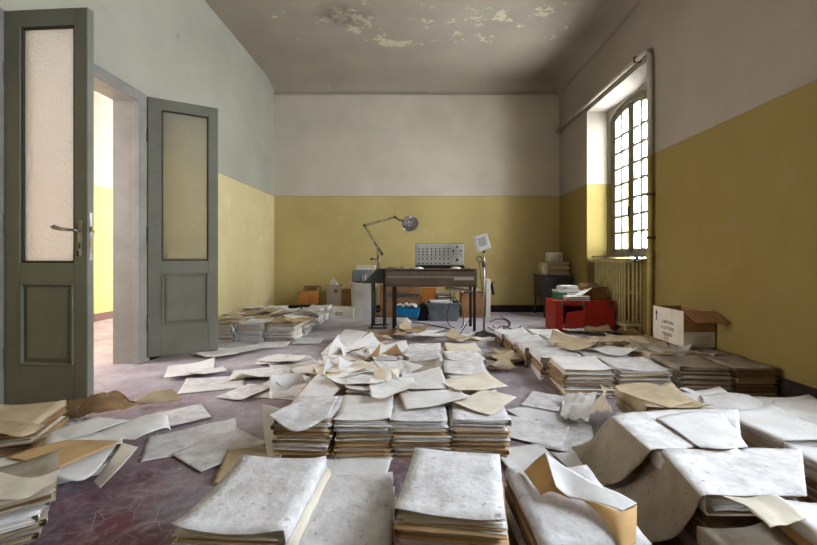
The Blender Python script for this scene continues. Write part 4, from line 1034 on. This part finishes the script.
for (x, y, lb, m, s) in ((-.20,5.22,'crumpled grey rag on the left end of the organ','dim',.05), (-.33,5.20,'small dark rag at the organ\'s left corner','brown',.045), (.50,5.18,'pinkish crumpled paper on the organ before the mixer','cream',.05), (.68,5.22,'dark crumpled scrap at the organ\'s right end','brown',.04), (.02,5.19,'white crumpled scrap before the mixer','white',.045)):
    b = MB(); n = 12
    prof = []
    vs = []; fs = []
    for i in range(7):
        for j in range(n):
            a = 2*PI*j/n; ph = PI/2*i/6; r_ = s*math.cos(ph)*(1+.35*noise.noise(Vector((math.cos(a)*2, math.sin(a)*2, i*.8+x*9)))); vs.append((r_*math.cos(a)*1.5, r_*math.sin(a), s*.55*math.sin(ph)*(1+.3*noise.noise(Vector((a, i, x))))))
    fs = [(i*n+j, i*n+(j+1) % n, (i+1)*n+(j+1) % n, (i+1)*n+j) for i in range(6) for j in range(n)]+[tuple(range(n-1, -1, -1))]
    b.add(vs, fs); one('crumpled_paper', b, M_[m], lb, 'paper', (x, y, .7975))

# metal stand with dark wedge top beside the organ, lamp clamped on it
rt = thing('metal_stand', 'grey metal stand with a dark sloping side left of the organ', 'stand', (-.585, 5.36, 0))
b = MB(); vs = []
for y in (-.05, .22): vs += [(-.14,y,.60), (.13,y,.60), (.13,y,.79), (.05,y,.79)]
b.add(vs, [(0,1,2,3), (7,6,5,4), (0,4,5,1), (1,5,6,2), (2,6,7,3), (3,7,4,0)]); b.build('sloping_side', M_['darkmetal'], rt)
for x in (-.01, .145):
    for y in (-.05, .20):
        b = MB(); b.tube([(x, y, .012), (x, y, .60 if x < .1 else .79)], .014, 8); b.build('leg', M_['darkmetal'], rt)
b = MB(); b.tube([(-.01,-.05,.25), (.145,-.05,.25)], .010, 8); b.tube([(-.01,-.05,.16), (.145,-.05,.16)], .010, 8); b.build('cross_bar', M_['darkmetal'], rt)
b = MB(); b.box(-.06, .19, -.075, -.02, 0, .02, bev=.005); b.box(-.06, .19, .18, .23, 0, .02, bev=.005); b.build('foot_bar', M_['darkmetal'], rt)
S_ = 400/5.34
def LP(px, py, dy=0): return Vector(((px-417)/S_, dy, .95-(py-257)/S_))
rt = thing('desk_lamp', 'jointed desk lamp with a metal reflector head clamped left of the organ', 'lamp', (0, 5.34, 0))
b = MB(); b.tube([LP(379,270), LP(378,255)], .016, 10); b.tube([LP(378,258), LP(375.5,241)], .008, 8); b.box(LP(379,270).x-.03, LP(379,270).x+.03, -.03, .03, .788, .80, bev=.003); b.build('clamp_post', M_['metal'], rt)
b = MB(); b.tube([LP(379,259,0), LP(371,259,-.01)], .007, 6); b.tube([LP(372.5,259,-.01), LP(370.5,259,-.01)], .016, 8); b.build('wing_knob', M_['black'], rt)
def arm(a, c, off, name):
    b = MB(); d = (c-a).normalized(); n_ = Vector((d.z, 0, -d.x))*off
    b.tube([a+n_, c+n_*.6], .006, 8); b.tube([a-n_, c-n_*.6], .006, 8)
    return b.build(name, M_['metal'], rt)
arm(LP(382,254), LP(364.5,225.5), .014, 'lower_arm'); arm(LP(364.5,225.5), LP(395,217), .012, 'upper_arm')
for (a, c) in ((LP(382,255,-.02), LP(376,242,-.02)), (LP(379,252,.02), LP(374,242,.02))):
    b = MB(); N_ = 60; d = c-a; u = Vector((0,1,0)); v = d.normalized().cross(u)
    b.tube([a+d*(i/N_)+(u*math.cos(i*1.5)+v*math.sin(i*1.5))*.009 for i in range(N_+1)], .0028, 5); b.build('spring', M_['metal'], rt)
for p in ((382,254), (364.5,225.5), (395,217)):
    b = MB(); q = LP(*p); b.tube([q+Vector((0,-.025,0)), q+Vector((0,.025,0))], .018, 12); b.build('joint', M_['darkmetal'], rt)
b = MB(); b.tube([LP(395,217), LP(399,220,-.01), LP(404,221,-.02)], .010, 8); b.build('head_bracket', M_['darkmetal'], rt)
axis = Vector((.25, -.80, -.50)).normalized(); q = axis.to_track_quat('Z', 'Y').to_matrix().to_4x4()
HM = Matrix.Translation(LP(409.5,222.5,-.02)) @ q
b = MB(); b.lathe([(0,-.115), (.035,-.115), (.052,-.10), (.060,-.05), (.085,-.02), (.112,.03), (.114,.045), (.108,.045), (.104,.028), (.078,-.015), (.05,-.045), (0,-.05)], 28, HM); b.build('lamp_shade', M_['metal'], rt)
b = MB(); b.lathe([(0,-.045), (.05,-.04), (.078,-.012), (.10,.026), (.10,.030), (0,-.030)], 24, HM)
b2 = b.build('reflector', M_['bulb'], rt)
b = MB()
for k in range(10):
    a = 2*PI*k/10; c_, s_ = math.cos(a), math.sin(a)
    b.tube([HM @ Vector((.02*c_, .02*s_, -.02)), HM @ Vector((.065*c_, .065*s_, .018)), HM @ Vector((.107*c_, .107*s_, .040))], .0035, 5)
b.build('guard_wires', M_['darkmetal'], rt)
# white bin and what stands in it
rt = thing('waste_bin', 'off-white plastic bin with faint printing left of the organ', 'bin', (-.85, 6.42, 0))
b = MB(); vs = []
for (z, s) in ((0,.88), (.54,1.0)):
    for i in range(24):
        a = 2*PI*(i+.5)/24; c_, s_ = math.cos(a), math.sin(a); x = .205*math.copysign(abs(c_)**.45, c_); y = .17*math.copysign(abs(s_)**.45, s_); vs.append((x*s, y*s, z))
for (z, s) in ((.54,.97), (.02,.85)):
    for i in range(24):
        a = 2*PI*(i+.5)/24; c_, s_ = math.cos(a), math.sin(a); x = .205*math.copysign(abs(c_)**.45, c_); y = .17*math.copysign(abs(s_)**.45, s_); vs.append((x*s, y*s, z))
fs = [(r_*24+i, r_*24+(i+1) % 24, (r_+1)*24+(i+1) % 24, (r_+1)*24+i) for r_ in range(3) for i in range(24)]+[tuple(range(23,-1,-1)), tuple(range(72,96))]
b.add(vs, fs); b.build('bin_body', M_['binwhite'], rt)
b = MB(); pts = []
for i in range(25):
    a = 2*PI*(i+.5)/24; c_, s_ = math.cos(a), math.sin(a); pts.append((.21*math.copysign(abs(c_)**.45, c_), .175*math.copysign(abs(s_)**.45, s_), .535+.012*math.sin(i*1.7)))
b.tube(pts, .013, 6, cap=False); b.build('bag_rim', M_['cream'], rt)
MBn = Matrix.Translation((-.03, -.1715, .34)) @ Matrix.Rotation(PI/2+.035, 4, 'X')
b = MB()
for (x, z, ww, hh) in ((-.06,0,.06,.004), (-.06,.06,.06,.004), (-.09,.03,.004,.06), (-.03,.03,.004,.06)):
    b.box(x-ww/2, x+ww/2, z-hh/2, z+hh/2, -.002, .0, 0, MBn)
b.build('printed_square', M_['metal'], rt)
text_mesh('ROLL', .035, .0004, M_['metal'], MBn @ Matrix.Translation((.04,.03,0)), 'printed_text', rt); text_mesh('VIDEO SET', .022, .0004, M_['metal'], MBn @ Matrix.Translation((-.02,-.03,0)), 'printed_text', rt)
b = MB(); b.box(-.17, .15, -.11, .11, 0, .20, bev=.02); b.box(-.14, .12, -.113, -.109, .03, .17)
o = one('plastic_case', b, M_['crate'], 'slate grey plastic case standing in the white bin', 'case', (-.85, 6.40, .545))
b = MB(); b.box(-.01, .006, -.13, -.11, .02, .12, bev=.003); b.box(.03, .05, -.13, -.11, .04, .13, bev=.003); b.box(-.17,-.185,-.05,.05,.05,.12); b.build('clip', M_['cartonwhite'], o)
for k, (m, lb) in enumerate((('tan', 'tan book lying on the grey plastic case, lower one'), ('panelgrey', 'grey book lying on the grey plastic case, upper one'))):
    b = MB(); b.box(-.15+.02*k, .15, -.09, .09, 0, .035, bev=.004); b.box(-.146+.02*k, .152, -.092, .086, .006, .029, 1)
    one('book', b, [M_[m], M_['cream']], lb, 'book', (-.82, 6.40, .747+.037*k), math.radians(3-5*k), 'books on the grey plastic case')
loft('curled_sheet', [(-.78,6.26,.56), (-.72,6.24,.62), (-.66,6.25,.74)], [(-.70,6.20,.55), (-.66,6.19,.60), (-.62,6.21,.66)], W2('cream','tan'), 'cream leaflet sticking out of the white bin', 'sheet', amp=.004)
# boxes along the end wall
rt = open_box('white carton with orange print at the end wall, left of the bin', 'box', 'cardboard_carton', -1.49, -1.25, 6.60, 6.84, 0, .47, M_['cartonwhite'], M_['carton'], flaps=(('f', .12, 180.5), ('b', .118, 180.5)))
b = MB(); b.box(.00, .06, -.1215, -.120, .36, .42); b.box(.01, .07, -.1215, -.120, .06, .12); b.build('orange_print', M_['cartonorange'], rt)
b = MB(); n = 14; vs = []
for i in range(8):
    for j in range(n):
        a = 2*PI*j/n; r_ = .09*(1-i/7.5)*(1+.4*noise.noise(Vector((math.cos(a)*2, math.sin(a)*2, i*.7)))); vs.append((r_*math.cos(a), r_*math.sin(a), .13*i/7))
b.add(vs, [(i*n+j, i*n+(j+1) % n, (i+1)*n+(j+1) % n, (i+1)*n+j) for i in range(7) for j in range(n)]+[tuple(range(n-1,-1,-1)), tuple(range(7*n, 8*n))])
one('crumpled_paper', b, M_['white'], 'white crumpled paper sticking up from the white carton', 'paper', (-1.40, 6.70, .473))
open_box('brown open box standing on the far end of the left wall stacks', 'box', 'cardboard_box', -1.86, -1.59, 6.32, 6.56, .212, .20, M_['cartonorange'], M_['brown'], flaps=(('b', .07, 85), ('r', .06, 75), ('l', .06, -60)))
b = MB(); b.box(-.09, .09, -.11, .11, 0, .42, bev=.004); b.box(-.005,.005,-.111,.111,.421,.422)
one('cardboard_box', b, M_['carton'], 'closed brown box between the white carton and the bin', 'box', (-1.145, 6.72, 0))
b = MB(); b.box(-.18, .18, -.11, .12, 0, .16, 0, bev=.006); b.box(.165, .183, -.105, .115, .01, .15, 1); b.box(-.16,.10,-.08,.10,.16,.166,1)
o = one('ledger_box', b, [M_['cartonwhite'], M_['cream']], 'low cream ledger box on the floor left of the bin', 'box', (-1.165, 6.30, 0))
b = MB(); b.box(-.1, .02, -.1115, -.110, .04, .10); b.build('printed_label', M_['dim'], o)
rt = thing('cardboard_carton', 'brown carton with large blue-grey lettering under the organ', 'box', (-.265, 6.42, 0))
b = MB(); b.box(-.315, .315, -.13, .14, 0, .50, bev=.004); b.build('box_body', M_['carton'], rt)
b = MB(); b.box(-.316, .316, -.02, .02, .499, .502); b.build('tape', M_['tan'], rt)
text_mesh('nobleary', .150, .004, M_['blueink'], Matrix.Translation((.05, -.1312, .355)) @ Matrix.Rotation(PI/2, 4, 'X'), 'printed_text', rt, (.95, .9))
text_mesh('(XXXV)', .06, .0006, M_['brown'], Matrix.Translation((.05, -.1312, .23)) @ Matrix.Rotation(PI/2, 4, 'X'), 'printed_text', rt)
b = MB(); b.box(-.115, .115, -.12, .12, 0, .45, bev=.004)
one('cardboard_box', b, M_['cartonorange'], 'orange-brown closed box right of the lettered carton', 'box', (.195, 6.66, 0))
for k in range(6):
    b = MB(); b.box(-.13, .13, -.10, .10, 0, .06, 0, bev=.012); b.box(-.128, .132, -.102, .098, .015, .045, 1)
    one('paper_bundle', b, [M_[('brown','kraft','dim','brown','white','dim')[k]], M_['tan']], 'bundle in the pile right of the orange-brown box, %s' % ('lowest','second from below','third from below','third from the top','white one below the top','grimy topmost one')[k], 'papers', (.45+.012*(-1)**k, 6.62, .064*k), math.radians(4*(-1)**k), 'bundles piled behind the grey crate')
rt = open_box('slate grey plastic crate full of white papers under the organ', 'crate', 'plastic_crate', .15, .64, 5.86, 6.22, 0, .27, M_['crate'], M_['black'], th=.01, taper=.05)
b = MB(); b.box(-.25, .25, -.185, .185, .255, .275, bev=.004); b.v = b.v; 
b = MB(); b.box(-.252, -.236, -.187, .187, .25, .276, bev=.003); b.box(.236, .252, -.187, .187, .25, .276, bev=.003); b.box(-.252, .252, -.190, -.178, .25, .276, bev=.003); b.box(-.252, .252, .178, .190, .25, .276, bev=.003); b.build('rim', M_['crate'], rt)
for k in range(3):
    b = MB(); b.box(-.16, .16, -.11, .11, 0, .02, bev=.003)
    one('paper_bundle', b, M_['white'], 'white paper wad in the grey crate, %s' % ('lowest', 'middle', 'topmost')[k], 'papers', (.37-.01*k, 6.03, .235+.021*k), math.radians(4*k-3), 'paper wads in the grey crate')
b = MB(); b.box(-.17, .17, -.12, .12, 0, .235, bev=.003); one('paper_pile', b, M_['dim'], 'papers filling the grey crate below the white wads', 'papers', (.39, 6.04, .0))
bpy.data.objects['paper_pile'].location.z = .0105
def blob_(name, cx, cy, z0, rx, ry, h, m, label, cat, seed=0, amp=.3):
    b = MB(); n = 20; vs = []; K = 10
    for i in range(K):
        f = i/(K-1); pr = (1-f**3)**.5 if f < 1 else 0.02
        for j in range(n):
            a = 2*PI*j/n; c_, s_ = math.cos(a), math.sin(a)
            kk = pr*(1+amp*noise.noise(Vector((c_*1.8, s_*1.8, f*3+seed)))); vs.append((rx*math.copysign(abs(c_)**.6, c_)*kk, ry*math.copysign(abs(s_)**.6, s_)*kk, h*f))
    b.add(vs, [(i*n+j, i*n+(j+1) % n, (i+1)*n+(j+1) % n, (i+1)*n+j) for i in range(K-1) for j in range(n)]+[tuple(range(n-1,-1,-1)), tuple(range((K-1)*n, K*n))], 0, True)
    return one(name, b, M_[m], label, cat, (cx, cy, z0))
blob_('plastic_bag', .09, 6.12, 0, .085, .15, .26, 'black', 'black plastic bag squeezed against the grey crate', 'bag', 1)
rt = open_box('bright blue plastic tray tilted under the organ', 'tray', 'plastic_tray', -.32, .03, 5.80, 6.02, .082, .13, M_['blue'], M_['blue'], th=.008, taper=.01, rz=math.radians(-7))
rt.rotation_euler.y = math.radians(6)
for k in range(3):
    loft('crumpled_sheet', [(-.33+.09*k,5.83,.215), (-.26+.09*k,5.84,.25), (-.19+.09*k,5.84,.215)], [(-.33+.09*k,6.0,.22), (-.25+.09*k,6.01,.26), (-.17+.09*k,5.99,.22)], W2(('white','cream','dusty')[k], 'cream'), '%s sheet crumpled on the blue tray, %s' % (('white','cream','grey')[k], ('left', 'middle', 'right')[k]), 'sheet', amp=.02, freq=18)
blob_('cloth_bag', -.24, 5.70, 0, .16, .10, .085, 'dusty', 'flat grey cloth bag in front of the blue tray', 'bag', 4, .15)
rt = open_box('brown box with white paper on top behind the microphone stand', 'box', 'cardboard_box', .70, 1.05, 6.25, 6.55, 0, .38, M_['carton'], M_['brown'], flaps=(('l', .08, 50),))
for k in range(3):
    loft('crumpled_sheet', [(.72+.10*k,6.27,.39), (.78+.10*k,6.28,.43), (.84+.09*k,6.28,.40)], [(.72+.10*k,6.5,.39), (.78+.10*k,6.5,.46), (.84+.09*k,6.5,.40)], W2('white','white'), 'white crumpled sheet on the brown box behind the microphone stand, %s' % ('left','middle','right')[k], 'sheet', amp=.02, freq=16)
b = MB(); b.box(-.035, .035, -.15, .10, 0, .60, 0, bev=.003)
one('white_board', b, M_['cartonwhite'], 'narrow white board standing at the end wall behind the microphone stand', 'board', (1.115, 6.40, 0))
b = MB(); b.tube([(0,0,.0),(.02,-.01,.10),(.055,-.01,.13)], .012, 8); b.tube([(.02,-.01,.10),(.04,-.01,-.08)], .016, 8, r2=.024); one('hanging_strap', b, M_['black'], 'short black strap hanging at the edge of the white board', 'strap', (1.157, 6.30, .44))

# microphone-like heater head on a stand
rt = thing('microphone_stand', 'slim grey stand with a tilted slotted white head right of the organ', 'stand', (.80, 4.78, 0))
b = MB()
for a in (-10, 110, 215):
    an = math.radians(a); d = Vector((math.cos(an), math.sin(an), 0)); n_ = Vector((-d.y, d.x, 0))
    L1 = .19
    vs = [n_*.04+Vector((0,0,.0)), -n_*.04, d*L1-n_*.02, d*L1+n_*.02, n_*.03+Vector((0,0,.07)), -n_*.03+Vector((0,0,.07)), d*L1-n_*.015+Vector((0,0,.014)), d*L1+n_*.015+Vector((0,0,.014))]
    b.add(vs, [(3,2,1,0), (4,5,6,7), (0,1,5,4), (1,2,6,5), (2,3,7,6), (3,0,4,7)])
b.build('base', M_['darkmetal'], rt)
b = MB(); b.tube([(0,0,.05), (0,0,.90)], .013, 10); b.tube([(0,0,.62), (0,0,1.02)], .009, 10); b.build('pole', M_['metal'], rt)
b = MB(); b.tube([(0,0,.83), (0,0,.90)], .022, 10); b.tube([(0,0,.87), (.05,0,.87)], .007, 8); b.build('collar', M_['darkmetal'], rt)
b = MB(); b.tube([(0,0,1.0), (.0,-.01,1.07)], .014, 8); b.box(-.02,.02,-.02,.02,1.04,1.07); b.build('swivel', M_['darkmetal'], rt)
HM = Matrix.Translation((-.03, -.03, 1.12)) @ Matrix.Rotation(math.radians(-18), 4, 'Y') @ Matrix.Rotation(math.radians(15), 4, 'Z')
b = MB(); b.box(-.085, .085, -.035, .035, -.095, .095, 0, HM, bev=.008); hd = b.build('head', M_['panelgrey'], rt)
b = MB()
for z in (.05, .03, .01, -.01, -.03): b.box(-.06, .045, -.0365, -.034, z-.004, z+.004, 0, HM)
b.build('slots', M_['black'], hd)
b = MB(); b.tube([(-.055+.035*math.cos(t*PI/8), -.01, .925+.035*math.sin(t*PI/8)) for t in range(17)], .006, 6, cap=False); b.tube([(-.02,-.01,.925),(0,0,.925)], .006, 6); b.build('cable_ring', M_['darkmetal'], rt)
b = MB(); b.tube([(-.055,-.01,.89), (-.04,-.012,.7), (-.02,-.02,.5), (-.12,-.04,.3), (-.22,.02,.12), (-.28,.05,.02)], .004, 6); b.build('cable', M_['black'], rt)

# cables on the floor
def cable(pts, label, r_=.006, z=.008):
    b = MB(); P = [at(x, y, z) for x, y in pts]; b.tube(cr(P, 12*len(P)), r_, 6)
    return tag(finish('floor_cable', b, [M_['black']]), label, 'cable')
cable([(490,322), (497,319), (506,320), (509,325), (503,328), (512,330), (520,329)], 'black cable looping on the floor right of the microphone stand, outer one')
cable([(488,327), (494,330), (503,326), (515,330), (521,326)], 'black cable snaking right of the microphone stand, nearer one')
cable([(500,316), (510,322), (505,331), (495,328), (493,325)], 'short black cable crossing the other two right of the stand')
cable([(405,322), (420,323), (436,326), (450,329)], 'thin black cable on the floor between the organ legs')
b = MB(); b.tube(cr([(.42,5.42,.565), (.46,5.42,.40), (.40,5.38,.15), (.46,5.35,.02), (.60,5.35,.012), (.62,5.38,.2), (.52,5.42,.40), (.50,5.42,.565)], 60), .005, 6)
tag(finish('hanging_cable', b, [M_['black']]), 'black cable hanging in a loop below the organ', 'cable')
blob_('cushion', 1.0, 3.40, 0, .03, .03, .01, 'brown', 'x', 'x') if False else None
print('FOLDERS', NF)
